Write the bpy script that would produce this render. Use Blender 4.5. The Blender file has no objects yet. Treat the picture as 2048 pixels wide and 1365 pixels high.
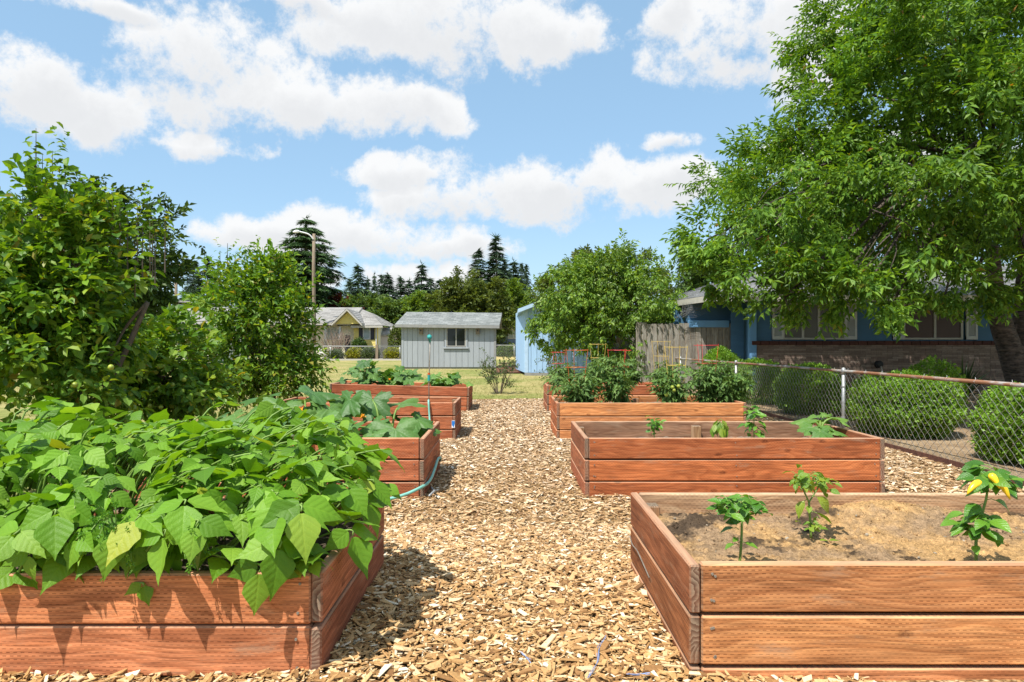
import bpy, math, random
import numpy as np
from mathutils import Vector, Matrix

rng = np.random.default_rng(11)
random.seed(11)
SC = bpy.context.scene
COL = SC.collection

# ------------------------------------------------------------------ camera
FPX, VX, HY, CAMH = 1300.0, 1020.0, 690.0, 1.3      # focal length in photo pixels, vanishing point, eye height
cam_d = bpy.data.cameras.new('camera')
cam = bpy.data.objects.new('camera', cam_d)
COL.objects.link(cam)
SC.camera = cam
cam.location = (0, 0, CAMH)
cam.rotation_euler = (math.radians(90), 0, 0)
cam_d.sensor_width = 36.0
cam_d.lens = 36.0 * FPX / 2048.0
cam_d.shift_x = (1024 - VX) / 2048.0
cam_d.shift_y = (HY - 682.5) / 2048.0
cam_d.clip_start = 0.05
cam_d.clip_end = 2000
SC.render.resolution_x, SC.render.resolution_y = 1024, 682

# ------------------------------------------------------------------ node helper
class G:
    def __init__(s, nt):
        s.nt = nt
    def n(s, t, **kw):
        nd = s.nt.nodes.new(t)
        for k, v in kw.items():
            setattr(nd, k, v)
        return nd
    def put(s, sock, v):
        if v is None:
            return
        if isinstance(v, bpy.types.NodeSocket):
            s.nt.links.new(v, sock)
        elif isinstance(v, (tuple, list)) and len(v) == 3 and sock.type == 'RGBA':
            sock.default_value = (*v, 1)
        else:
            sock.default_value = v
    def m(s, op, a, b=None, c=None, clamp=False):
        nd = s.n('ShaderNodeMath', operation=op, use_clamp=clamp)
        s.put(nd.inputs[0], a); s.put(nd.inputs[1], b); s.put(nd.inputs[2], c)
        return nd.outputs[0]
    def vm(s, op, a, b=None):
        nd = s.n('ShaderNodeVectorMath', operation=op)
        s.put(nd.inputs[0], a); s.put(nd.inputs[1], b)
        return nd.outputs[0]
    def mix(s, f, a, b, blend='MIX'):
        nd = s.n('ShaderNodeMix', data_type='RGBA', blend_type=blend)
        s.put(nd.inputs[0], f); s.put(nd.inputs[6], a); s.put(nd.inputs[7], b)
        return nd.outputs[2]
    def ramp(s, f, stops, interp='LINEAR'):
        nd = s.n('ShaderNodeValToRGB')
        cr = nd.color_ramp
        cr.interpolation = interp
        while len(cr.elements) < len(stops):
            cr.elements.new(0.5)
        for e, (p, c) in zip(cr.elements, stops):
            e.position = p
            e.color = (*c, 1) if isinstance(c, (tuple, list)) else (c, c, c, 1)
        s.put(nd.inputs[0], f)
        return nd.outputs[0]
    def noise(s, vec, scale, detail=4, rough=0.55, dist=0.0, out=0):
        nd = s.n('ShaderNodeTexNoise')
        s.put(nd.inputs['Vector'], vec)
        nd.inputs['Scale'].default_value = scale
        nd.inputs['Detail'].default_value = detail
        nd.inputs['Roughness'].default_value = rough
        nd.inputs['Distortion'].default_value = dist
        return nd.outputs[out]
    def voro(s, vec, scale, out='Distance', feature='F1'):
        nd = s.n('ShaderNodeTexVoronoi', feature=feature)
        s.put(nd.inputs['Vector'], vec)
        nd.inputs['Scale'].default_value = scale
        return nd.outputs[out]
    def mr(s, v, a, b, c=0.0, d=1.0, smooth=False):
        nd = s.n('ShaderNodeMapRange', interpolation_type='SMOOTHSTEP' if smooth else 'LINEAR')
        s.put(nd.inputs[0], v)
        for i, x in enumerate((a, b, c, d)):
            s.put(nd.inputs[i + 1], x)
        return nd.outputs[0]
    def coord(s, which='Object'):
        return s.n('ShaderNodeTexCoord').outputs[which]
    def sep(s, v):
        nd = s.n('ShaderNodeSeparateXYZ'); s.put(nd.inputs[0], v)
        return nd.outputs
    def comb(s, x, y, z):
        nd = s.n('ShaderNodeCombineXYZ')
        for i, q in enumerate((x, y, z)):
            s.put(nd.inputs[i], q)
        return nd.outputs[0]
    def bump(s, h, strength=0.5, dist=0.01, normal=None):
        nd = s.n('ShaderNodeBump')
        nd.inputs['Strength'].default_value = strength
        nd.inputs['Distance'].default_value = dist
        s.put(nd.inputs['Height'], h)
        if normal is not None:
            s.put(nd.inputs['Normal'], normal)
        return nd.outputs[0]
    def bsdf(s, color, rough=0.7, normal=None, spec=0.4, metal=0.0, trans=None, tcol=None):
        p = s.n('ShaderNodeBsdfPrincipled')
        s.put(p.inputs['Base Color'], color)
        s.put(p.inputs['Roughness'], rough)
        p.inputs['Specular IOR Level'].default_value = spec
        p.inputs['Metallic'].default_value = metal
        if normal is not None:
            s.put(p.inputs['Normal'], normal)
        sh = p.outputs[0]
        if trans:
            t = s.n('ShaderNodeBsdfTranslucent')
            s.put(t.inputs['Color'], tcol if tcol is not None else color)
            mx = s.n('ShaderNodeMixShader')
            mx.inputs[0].default_value = trans
            s.nt.links.new(sh, mx.inputs[1]); s.nt.links.new(t.outputs[0], mx.inputs[2])
            sh = mx.outputs[0]
        o = s.n('ShaderNodeOutputMaterial')
        s.nt.links.new(sh, o.inputs[0])

def newmat(name):
    m = bpy.data.materials.new(name)
    m.use_nodes = True
    m.node_tree.nodes.clear()
    return m, G(m.node_tree)

# ------------------------------------------------------------------ sky, clouds and sun
SUND = Vector((-0.36, -0.46, 1.0)).normalized()
world = bpy.data.worlds.new('World')
SC.world = world
world.use_nodes = True
world.node_tree.nodes.clear()
g = G(world.node_tree)
sky = g.n('ShaderNodeTexSky', sky_type='NISHITA', sun_disc=False)
sky.sun_elevation = math.asin(SUND.z)
sky.sun_rotation = math.atan2(SUND.x, SUND.y)
sky.altitude = 60.0
sky.air_density = 1.0
sky.dust_density = 0.6
sky.ozone_density = 1.6
d = g.coord('Generated')
dx, dy, dz = g.sep(d)
az = g.m('ARCTAN2', dx, dy)
el = g.m('ARCSINE', dz)
wob = g.noise(d, 10.0, 7, 0.68)
wob2 = g.noise(d, 4.0, 4, 0.55)
wx, wy, wz = g.sep(g.noise(d, 7.0, 3, 0.6, 0.0, 1))
azw = g.m('ADD', az, g.m('MULTIPLY', g.m('SUBTRACT', wx, 0.5), 0.16))
elw = g.m('ADD', el, g.m('MULTIPLY', g.m('SUBTRACT', wy, 0.5), 0.075))
CLOUDS = [  # photo-pixel centre, half width, reach upward, reach downward
    (80, 175, 190, 85, 95), (240, 235, 130, 90, 80), (410, 110, 190, 110, 120), (480, 195, 230, 95, 85),
    (640, 205, 260, 80, 75), (790, 215, 140, 48, 58), (420, 290, 120, 32, 24), (190, 15, 150, 35, 30),
    (880, 45, 330, 110, 105), (1085, 70, 130, 80, 70), (620, 5, 130, 30, 35),
    (1500, 50, 260, 120, 120), (1650, 125, 160, 95, 90), (1340, 30, 80, 40, 60),
    (800, 355, 115, 42, 34), (880, 402, 170, 35, 44), (1130, 385, 300, 75, 68), (1330, 375, 130, 58, 62),
    (540, 465, 190, 40, 36), (700, 468, 200, 55, 55), (910, 492, 150, 38, 34),
    (820, 560, 230, 38, 40), (1350, 290, 62, 26, 20), 
    (1750, 330, 240, 70, 70), (30, 470, 180, 50, 40)]
field, low = None, None
for (cx, cy, rx, rt, rb) in CLOUDS:
    u, v = (cx - VX) / FPX, (HY - cy) / FPX
    a0 = math.atan(u)
    k = math.sqrt(1 + u * u)
    e0 = math.atan2(v, k)
    ra = rx / FPX / (1 + u * u)
    sc = k / (k * k + v * v)
    ax = g.m('MULTIPLY', g.m('SUBTRACT', azw, a0), 1 / ra)
    ax2 = g.m('MULTIPLY', ax, ax)
    de = g.m('SUBTRACT', elw, e0)
    ey = g.m('ADD', g.m('MULTIPLY', g.m('MAXIMUM', de, 0.0), FPX / rt / sc), g.m('MULTIPLY', g.m('MINIMUM', de, 0.0), FPX / rb / sc))
    f = g.m('SUBTRACT', 1.0, g.m('ADD', ax2, g.m('MULTIPLY', ey, ey)))
    eg = g.m('MULTIPLY', g.m('ADD', de, 0.45 * rb * sc / FPX), FPX / rb / sc)
    f2 = g.m('SUBTRACT', 1.0, g.m('ADD', ax2, g.m('MULTIPLY', eg, eg)))
    field = f if field is None else g.m('SMOOTH_MAX', field, f, 0.25)
    low = f2 if low is None else g.m('MAXIMUM', low, f2)
# the same broken cumulus carries on round the rest of the sky
off = g.m('MAXIMUM', g.mr(g.m('ABSOLUTE', az), 0.66, 0.85, 0, 1, True), g.mr(el, 0.48, 0.62, 0, 1, True))
offn = g.noise(g.vm('MULTIPLY', d, (1, 1, 2.2)), 2.6, 3, 0.5)
field = g.m('MAXIMUM', field, g.m('SUBTRACT', g.m('MULTIPLY', off, g.m('MULTIPLY', g.m('SUBTRACT', offn, 0.52), 7.0)), g.m('MULTIPLY', g.m('SUBTRACT', 1.0, off), 2.0)))
fw = g.m('ADD', field, g.m('MULTIPLY', g.m('SUBTRACT', wob, 0.5), 5.2))
fw = g.m('ADD', fw, g.m('MULTIPLY', g.m('SUBTRACT', wob2, 0.5), 0.8))
dens = g.mr(fw, -0.2, 0.75, 0, 1, True)
shade = g.mr(g.m('ADD', low, g.m('MULTIPLY', g.m('SUBTRACT', wob, 0.5), 2.4)), 0.1, 1.2, 0, 1, True)
ccol = g.mix(shade, (4.95, 4.98, 5.0), (4.2, 4.25, 4.33))
skyc = g.mix(0.55, sky.outputs[0], (2.05, 3.45, 4.7))       # thin bright summer haze over the whole sky
haze = g.mr(el, 0.0, 0.22, 1, 0, True)
skyc = g.mix(g.m('MULTIPLY', haze, 0.35), skyc, (3.0, 4.1, 4.7))
colr = g.mix(g.m('MULTIPLY', dens, 0.97), skyc, ccol)
bg = g.n('ShaderNodeBackground')
g.put(bg.inputs[0], colr)
bg.inputs[1].default_value = 0.138
wo = g.n('ShaderNodeOutputWorld')
world.node_tree.links.new(bg.outputs[0], wo.inputs[0])
world.cycles.sampling_method = 'MANUAL'
world.cycles.sample_map_resolution = 256

sun_d = bpy.data.lights.new('sun', 'SUN')
sun_d.energy = 5.0
sun_d.angle = math.radians(0.53)
sun_d.color = (1.0, 0.95, 0.87)
sun = bpy.data.objects.new('sun', sun_d)
COL.objects.link(sun)
sun.rotation_euler = SUND.to_track_quat('Z', 'Y').to_euler()

SC.view_settings.view_transform = 'Standard'
SC.view_settings.look = 'None'
SC.view_settings.exposure = 0.52
SC.view_settings.gamma = 1.0
SC.cycles.max_bounces = 5
SC.cycles.diffuse_bounces = 2
SC.cycles.glossy_bounces = 2
SC.cycles.transmission_bounces = 3
SC.cycles.transparent_max_bounces = 8
SC.cycles.use_denoising = True
SC.render.engine = 'CYCLES'

# ------------------------------------------------------------------ mesh helpers
def P(x, y, Y):
    """the place at depth Y that the photograph shows at pixel x, y"""
    return np.array([(x - VX) * Y / FPX, Y, CAMH - (y - HY) * Y / FPX])

def mesh(name, V, F, uv=None, smooth=False):
    V = np.asarray(V, dtype=np.float32).reshape(-1, 3)
    if isinstance(F, np.ndarray):
        F = [F]
    elif len(F) and not isinstance(F[0], np.ndarray):
        by = {}
        for f in F:
            by.setdefault(len(f), []).append(f)
        F = [np.array(q, dtype=np.int32) for q in by.values()]
    loops = np.concatenate([f.ravel() for f in F]).astype(np.int32)
    tot = np.concatenate([np.full(len(f), f.shape[1], dtype=np.int32) for f in F])
    start = np.concatenate([[0], np.cumsum(tot)[:-1]]).astype(np.int32)
    me = bpy.data.meshes.new(name)
    me.vertices.add(len(V)); me.vertices.foreach_set('co', V.ravel())
    me.loops.add(len(loops)); me.loops.foreach_set('vertex_index', loops)
    me.polygons.add(len(tot)); me.polygons.foreach_set('loop_start', start)
    me.polygons.foreach_set('use_smooth', np.full(len(tot), bool(smooth), dtype=bool))
    if uv is not None:
        ul = me.uv_layers.new(name='UVMap')
        ul.data.foreach_set('uv', np.asarray(uv, dtype=np.float32)[loops].ravel())
    me.update(calc_edges=True)
    me.validate()
    return me

def link(name, me, mat=None, parent=None, loc=None, rot=None, color=None):
    o = bpy.data.objects.new(name, me)
    COL.objects.link(o)
    if mat is not None and not me.materials:
        me.materials.append(mat)
    if parent is not None:
        o.parent = parent
    if loc is not None:
        o.location = loc
    if rot is not None:
        o.rotation_euler = rot
    if color is not None:
        o.color = (*color, 1)
    return o

def tag(o, label, cat, group=None):
    o['label'] = label
    o['category'] = cat
    if group:
        o['group'] = group
    return o

def empty(name, loc=(0, 0, 0), rot=(0, 0, 0)):
    o = bpy.data.objects.new(name, None)
    o.empty_display_size = 0.1
    COL.objects.link(o)
    o.location = loc
    o.rotation_euler = rot
    return o

def cbox(lx, ly, lz, c=0.004):
    """box with chamfered edges, centred"""
    h = np.array([lx, ly, lz]) / 2
    V, idx = [], {}
    S = [(a, b, e) for a in (-1, 1) for b in (-1, 1) for e in (-1, 1)]
    for s in S:
        for ax in range(3):
            p = h - c
            p = p.copy(); p[ax] = h[ax]
            idx[(s, ax)] = len(V); V.append(p * np.array(s))
    F = []
    for ax in range(3):
        o1, o2 = [a for a in range(3) if a != ax]
        for sg in (-1, 1):
            q = []
            for a, b in ((-1, -1), (1, -1), (1, 1), (-1, 1)):
                s = [0, 0, 0]; s[ax] = sg; s[o1] = a; s[o2] = b
                q.append(idx[(tuple(s), ax)])
            F.append(q)
        for a in (-1, 1):
            for b in (-1, 1):
                s1 = [0, 0, 0]; s1[ax] = -1; s1[o1] = a; s1[o2] = b
                s2 = list(s1); s2[ax] = 1
                s1, s2 = tuple(s1), tuple(s2)
                F.append([idx[(s1, o1)], idx[(s2, o1)], idx[(s2, o2)], idx[(s1, o2)]])
    for s in S:
        F.append([idx[(s, 0)], idx[(s, 1)], idx[(s, 2)]])
    V = np.array(V)
    out = []
    for f in F:
        p = V[f]
        nrm = np.cross(p[1] - p[0], p[2] - p[1])
        out.append(f if nrm @ p.mean(0) > 0 else f[::-1])
    return V, out

_boxes = {}
def boxmesh(lx, ly, lz, mat, c=0.004):
    k = (round(lx, 3), round(ly, 3), round(lz, 3), mat.name, c)
    if k not in _boxes:
        V, F = cbox(lx, ly, lz, c)
        me = mesh('box', V, F)
        me.materials.append(mat)
        _boxes[k] = me
    return _boxes[k]

def box(name, lo, hi, mat, parent=None, c=0.004, rot=None, color=None):
    lo, hi = np.array(lo, float), np.array(hi, float)
    s = np.abs(hi - lo)
    return link(name, boxmesh(s[0], s[1], s[2], mat, min(c, s.min() * 0.3)), None, parent, tuple((lo + hi) / 2), rot, color)

class MB:
    """collects shapes that belong to ONE part"""
    def __init__(s):
        s.V, s.F, s.U, s.n = [], [], [], 0
    def add(s, V, F, uv=None):
        V = np.asarray(V, float).reshape(-1, 3)
        if isinstance(F, np.ndarray):
            F = [F]
        elif len(F) and not isinstance(F[0], np.ndarray):
            by = {}
            for f in F:
                by.setdefault(len(f), []).append(f)
            F = [np.array(q) for q in by.values()]
        s.F += [f + s.n for f in F]
        s.V.append(V); s.n += len(V)
        s.U.append(np.zeros((len(V), 2)) if uv is None else np.asarray(uv, float))
    def box(s, lo, hi, c=0.003, M=None):
        lo, hi = np.array(lo, float), np.array(hi, float)
        sz = np.abs(hi - lo)
        V, F = cbox(sz[0], sz[1], sz[2], min(c, sz.min() * 0.3))
        V = V + (lo + hi) / 2
        if M is not None:
            V = V @ M[:3, :3].T + M[:3, 3]
        s.add(V, F)
    def tube(s, pts, r, n=6, cap=True):
        s.add(*tube(pts, r, n, cap))
    def quad(s, a, b, c, d):
        s.add(np.array([a, b, c, d]), np.array([[0, 1, 2, 3]]))
    def build(s, name, mat, parent=None, smooth=False, uv=False, loc=None):
        me = mesh(name, np.concatenate(s.V), s.F, np.concatenate(s.U) if uv else None, smooth)
        if loc is not None:
            pass
        return link(name, me, mat, parent)

def tube(pts, r, n=6, cap=True):
    pts = np.asarray(pts, float)
    k = len(pts)
    r = np.broadcast_to(np.asarray(r, float), (k,))
    t = np.gradient(pts, axis=0)
    t /= np.linalg.norm(t, axis=1, keepdims=True) + 1e-9
    ref = np.array([0.0, 0, 1]) if abs(t[0, 2]) < 0.85 else np.array([1.0, 0, 0])
    V = []
    for i in range(k):
        a = np.cross(t[i], ref); a /= np.linalg.norm(a) + 1e-9
        b = np.cross(t[i], a)
        ref = np.cross(a, t[i])
        an = np.arange(n) * 2 * math.pi / n
        V.append(pts[i] + r[i] * (np.cos(an)[:, None] * a + np.sin(an)[:, None] * b))
    V = np.concatenate(V)
    i = np.arange(k - 1)[:, None] * n
    j = np.arange(n)[None]
    F = np.stack([i + j, i + (j + 1) % n, i + n + (j + 1) % n, i + n + j], -1).reshape(-1, 4)
    Fs = [F]
    if cap:
        Fs.append(np.array([list(range(n))[::-1]]))
        Fs.append(np.array([[(k - 1) * n + q for q in range(n)]]))
    return V, Fs

def bez(*pts, n=10):
    """smooth path through the points"""
    p = np.asarray(pts, float)
    if len(p) == 2:
        t = np.linspace(0, 1, n)[:, None]
        return p[0] * (1 - t) + p[1] * t
    q = np.vstack([2 * p[0] - p[1], p, 2 * p[-1] - p[-2]])
    out = []
    per = max(2, n // (len(p) - 1))
    for i in range(1, len(q) - 2):
        for t in np.linspace(0, 1, per, endpoint=False):
            a, b, c, e = q[i - 1], q[i], q[i + 1], q[i + 2]
            out.append(0.5 * ((2 * b) + (-a + c) * t + (2 * a - 5 * b + 4 * c - e) * t * t + (-a + 3 * b - 3 * c + e) * t ** 3))
    out.append(p[-1])
    return np.array(out)

def frames(fwd, up):
    """N x 3 x 3 with columns forward, side, normal"""
    f = fwd / (np.linalg.norm(fwd, axis=-1, keepdims=True) + 1e-9)
    y = np.cross(up, f)
    y /= np.linalg.norm(y, axis=-1, keepdims=True) + 1e-9
    z = np.cross(f, y)
    return np.stack([f, y, z], -1)

def scatter(tm, pos, R, s):
    """numpy copies of a template (V, F, uv)"""
    V, F, U = tm
    N, nv = len(pos), len(V)
    W = np.einsum('nij,vj->nvi', R, V) * np.asarray(s).reshape(-1, 1, 1) + pos[:, None, :]
    FF = [(f[None] + (np.arange(N) * nv)[:, None, None]).reshape(-1, f.shape[1]) for f in (F if isinstance(F, list) else [F])]
    return W.reshape(-1, 3), FF, np.tile(U, (N, 1))

def combine(items):
    V, F, U, n = [], {}, [], 0
    for (v, f, u) in items:
        for q in (f if isinstance(f, list) else [f]):
            F.setdefault(q.shape[1], []).append(q + n)
        V.append(v); U.append(u); n += len(v)
    return np.concatenate(V), [np.concatenate(q) for q in F.values()], np.concatenate(U)

def rv(n):
    v = rng.normal(size=(n, 3))
    return v / np.linalg.norm(v, axis=1, keepdims=True)

# ---- leaves: x along the midrib, y across, z the upper face
def leaf_small(L=1.0, W=0.4, fold=0.25, droop=0.2):
    V = np.array([[0, 0, 0], [.45 * L, W / 2 * L, fold * W * L * .5 - droop * .2 * L], [.45 * L, 0, -droop * .2 * L],
                  [.45 * L, -W / 2 * L, fold * W * L * .5 - droop * .2 * L], [L, 0, -droop * L]])
    F = np.array([[0, 2, 1], [0, 3, 2], [1, 2, 4], [2, 3, 4]])
    U = np.array([[0, .5], [.45, 1], [.45, .5], [.45, 0], [1, .5]])
    return V, F, U

def leaf_fold(L=1.0, W=0.4, fold=0.3, droop=0.2):
    V = np.array([[0, 0, 0], [.42 * L, W / 2 * L, fold * W * L * .5 - droop * .15 * L], [L, 0, -droop * L], [.42 * L, -W / 2 * L, fold * W * L * .5 - droop * .15 * L]])
    return V, np.array([[0, 2, 1], [0, 3, 2]]), np.array([[0, .5], [.45, 1], [1, .5], [.45, 0]])

def leaf_mid(L=1.0, W=0.5, fold=0.3, droop=0.25):
    V = [(0, 0, 0)]; U = [(0, .5)]
    for t, w in ((.28, .85), (.66, .92)):
        for q in (1, 0, -1):
            V.append((t * L, q * w * W / 2 * L, abs(q) * fold * W * L * .5 - droop * t * t * L)); U.append((t, .5 + q / 2))
    V.append((L * (1 - .1 * droop), 0, -droop * L)); U.append((1, .5))
    F3 = np.array([[0, 2, 1], [0, 3, 2], [4, 5, 7], [5, 6, 7]])
    F4 = np.array([[1, 2, 5, 4], [2, 3, 6, 5]])
    return np.array(V), [F3, F4], np.array(U)

def leaf_grid(L, prof, fold=0.25, droop=0.25, wav=0.0, n=7, curl=0.0):
    """prof: half widths at n stations along the midrib"""
    t = np.linspace(0, 1, n)
    w = np.asarray(prof) * L
    V, U = [], []
    for i in range(n):
        x = t[i] * L * (1 - 0.15 * droop * t[i])
        z0 = -droop * L * t[i] ** 2
        for k, q in enumerate((-1, -.5, 0, .5, 1)):
            z = z0 + fold * abs(q) * w[i] - curl * q * q * w[i] + wav * L * math.sin(i * 2.3 + k * 1.7) * abs(q)
            V.append((x, q * w[i], z)); U.append((t[i], .5 + q / 2 * w[i] / (w.max() + 1e-6)))
    F = []
    for i in range(n - 1):
        for k in range(4):
            a = i * 5 + k
            F.append([a, a + 5, a + 6, a + 1])
    return np.array(V), np.array(F), np.array(U)

def leaf_lobed(seed, R=1.0, cup=0.18):
    """jagged five-lobed squash leaf, petiole at the origin, blade spread mostly along +x"""
    r_ = np.random.default_rng(seed)
    n = 60
    th = np.linspace(-2.7, 2.7, n)
    lob = np.zeros(n)
    for c, a, wd in ((0, 1.0, .42), (.98, .93, .40), (-.98, .93, .40), (1.95, .78, .42), (-1.95, .78, .42)):
        lob = np.maximum(lob, a * (0.52 + .48 * np.exp(-((th - c) / wd) ** 2)))
    saw = 1 + .075 * ((np.arange(n) % 3) - 1) + r_.normal(0, .02, n)
    rad = lob * saw * R
    V, U = [(0, 0, 0)], [(.5, .5)]
    for ring, fr in enumerate((.35, .7, 1.0)):
        for i in range(n):
            rr = (rad[i] * fr if fr > .5 else fr * R * .8 * (.6 + .4 * lob[i]))
            z = cup * R * fr ** 1.5 * math.cos(th[i] * 3.2) * .55 - .22 * R * fr ** 2 * (1 + .5 * math.cos(th[i])) + .16 * R * fr + r_.normal(0, .012) * R * fr
            V.append((rr * math.cos(th[i]), rr * math.sin(th[i]), z)); U.append((.5 + .5 * rr * math.cos(th[i]) / R, .5 + .5 * rr * math.sin(th[i]) / R))
    F3 = [[0, 1 + i, 2 + i] for i in range(n - 1)]
    F4 = []
    for ring in range(2):
        b = 1 + ring * n
        for i in range(n - 1):
            F4.append([b + i, b + n + i, b + n + i + 1, b + i + 1])
    return np.array(V), [np.array(F3), np.array(F4)], np.array(U)

def place_leaf(name, me, parent, origin, pos, fwd, up, s):
    """a leaf object of its own; parent is an unrotated Empty at origin"""
    o = bpy.data.objects.new(name, me)
    COL.objects.link(o)
    o.parent = parent
    R = frames(np.array([fwd], float), np.array([up], float))[0]
    M = np.eye(4); M[:3, :3] = R * s; M[:3, 3] = np.asarray(pos) - np.asarray(origin)
    o.matrix_local = Matrix(M.tolist())
    return o

# ------------------------------------------------------------------ materials
def leaf_mat(name, cols, trans=0.35, rough=0.5, spec=0.35, tcol=(1.5, 1.35, 0.5), clump=1.2, veins=0.0, var=0.35, mott=None, yellow=None):
    m, g = newmat(name)
    isl = g.n('ShaderNodeNewGeometry').outputs['Random Per Island']
    oi = g.n('ShaderNodeObjectInfo')
    r = g.m('FRACT', g.m('ADD', isl, oi.outputs['Random']))
    c = g.ramp(r, [(i / (len(cols) - 1), q) for i, q in enumerate(cols)])
    pos = g.n('ShaderNodeNewGeometry').outputs['Position']
    nz = g.noise(pos, clump, 3, 0.6)
    c = g.mix(1.0, c, g.ramp(nz, [(0.25, 1 - var), (0.75, 1 + var * .6)]), 'MULTIPLY')
    if yellow:
        c = g.mix(g.mr(r, 1 - yellow[0], 1 - yellow[0] + .01), c, yellow[1])
    nrm = None
    if veins > 0:
        uvn = g.n('ShaderNodeUVMap').outputs[0]
        u, v, _ = g.sep(uvn)
        av = g.m('ABSOLUTE', g.m('SUBTRACT', v, 0.5))
        ph = g.m('MULTIPLY', g.m('SUBTRACT', u, g.m('MULTIPLY', av, 0.62)), 6.0)
        fr = g.m('ABSOLUTE', g.m('SUBTRACT', g.m('FRACT', ph), 0.5))
        side = g.mr(fr, 0.0, 0.07, 0, 1, True)
        midr = g.mr(av, 0.0, 0.03, 0, 1, True)
        rid = g.m('MULTIPLY', side, midr)
        fine = g.noise(uvn, 26, 2, 0.6)
        h = g.m('ADD', g.m('MULTIPLY', g.mr(fr, 0, .5, 0, 1, True), .55), g.m('MULTIPLY', fine, 1.0))
        h = g.m('MULTIPLY', h, g.mr(av, 0, .06, .3, 1))
        nrm = g.bump(h, veins, 0.006)
        c = g.mix(g.m('MULTIPLY', g.m('SUBTRACT', 1.0, rid), 0.3), c, g.mix(1.0, c, (1.5, 1.3, 1.4), 'MULTIPLY'))
    if mott:
        uvn = g.n('ShaderNodeUVMap').outputs[0]
        u, v, _ = g.sep(uvn)
        uu, vv = g.m('SUBTRACT', u, .5), g.m('SUBTRACT', v, .5)
        an = g.m('ARCTAN2', vv, uu)
        rad = g.m('SQRT', g.m('ADD', g.m('MULTIPLY', uu, uu), g.m('MULTIPLY', vv, vv)))
        ray = g.m('ABSOLUTE', g.m('SINE', g.m('MULTIPLY', an, 3.2)))
        mt = g.m('MULTIPLY', g.mr(ray, .0, .3, 1, 0, True), g.mr(rad, .02, .42, 1.0, .15))
        sp = g.mr(g.noise(uvn, 11, 3, .7), .48, .68, 0, .75)
        c = g.mix(g.m('MULTIPLY', g.m('MAXIMUM', mt, g.m('MULTIPLY', sp, g.mr(rad, .1, .45, 1, .2))), mott[0]), c, mott[1])
        nrm = g.bump(g.m('ADD', ray, g.noise(uvn, 16, 3, .6)), 0.35, 0.012)
    g.bsdf(c, rough, nrm, spec, 0, trans, g.mix(1.0, c, tcol, 'MULTIPLY'))
    return m

def plain(name, col, rough=0.6, metal=0.0, nscale=12.0, var=0.15, bump=0.0, spec=0.4, stretch=(1, 1, 1), objrand=0.0, bdist=0.005):
    m, g = newmat(name)
    co = g.vm('MULTIPLY', g.coord('Object'), stretch)
    if objrand:
        rn = g.n('ShaderNodeObjectInfo').outputs['Random']
        co = g.vm('ADD', co, g.comb(g.m('MULTIPLY', rn, 37.0), g.m('MULTIPLY', rn, 11.0), 0.0))
    nz = g.noise(co, nscale, 5, 0.6)
    c = g.mix(1.0, col, g.ramp(nz, [(0.3, 1 - var), (0.7, 1 + var)]), 'MULTIPLY')
    if objrand:
        c = g.mix(1.0, c, g.ramp(rn, [(0, 1 - objrand), (1, 1 + objrand)]), 'MULTIPLY')
    g.bsdf(c, g.mr(nz, .3, .7, rough - .06, rough + .06), g.bump(nz, bump, bdist) if bump else None, spec, metal)
    return m

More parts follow.
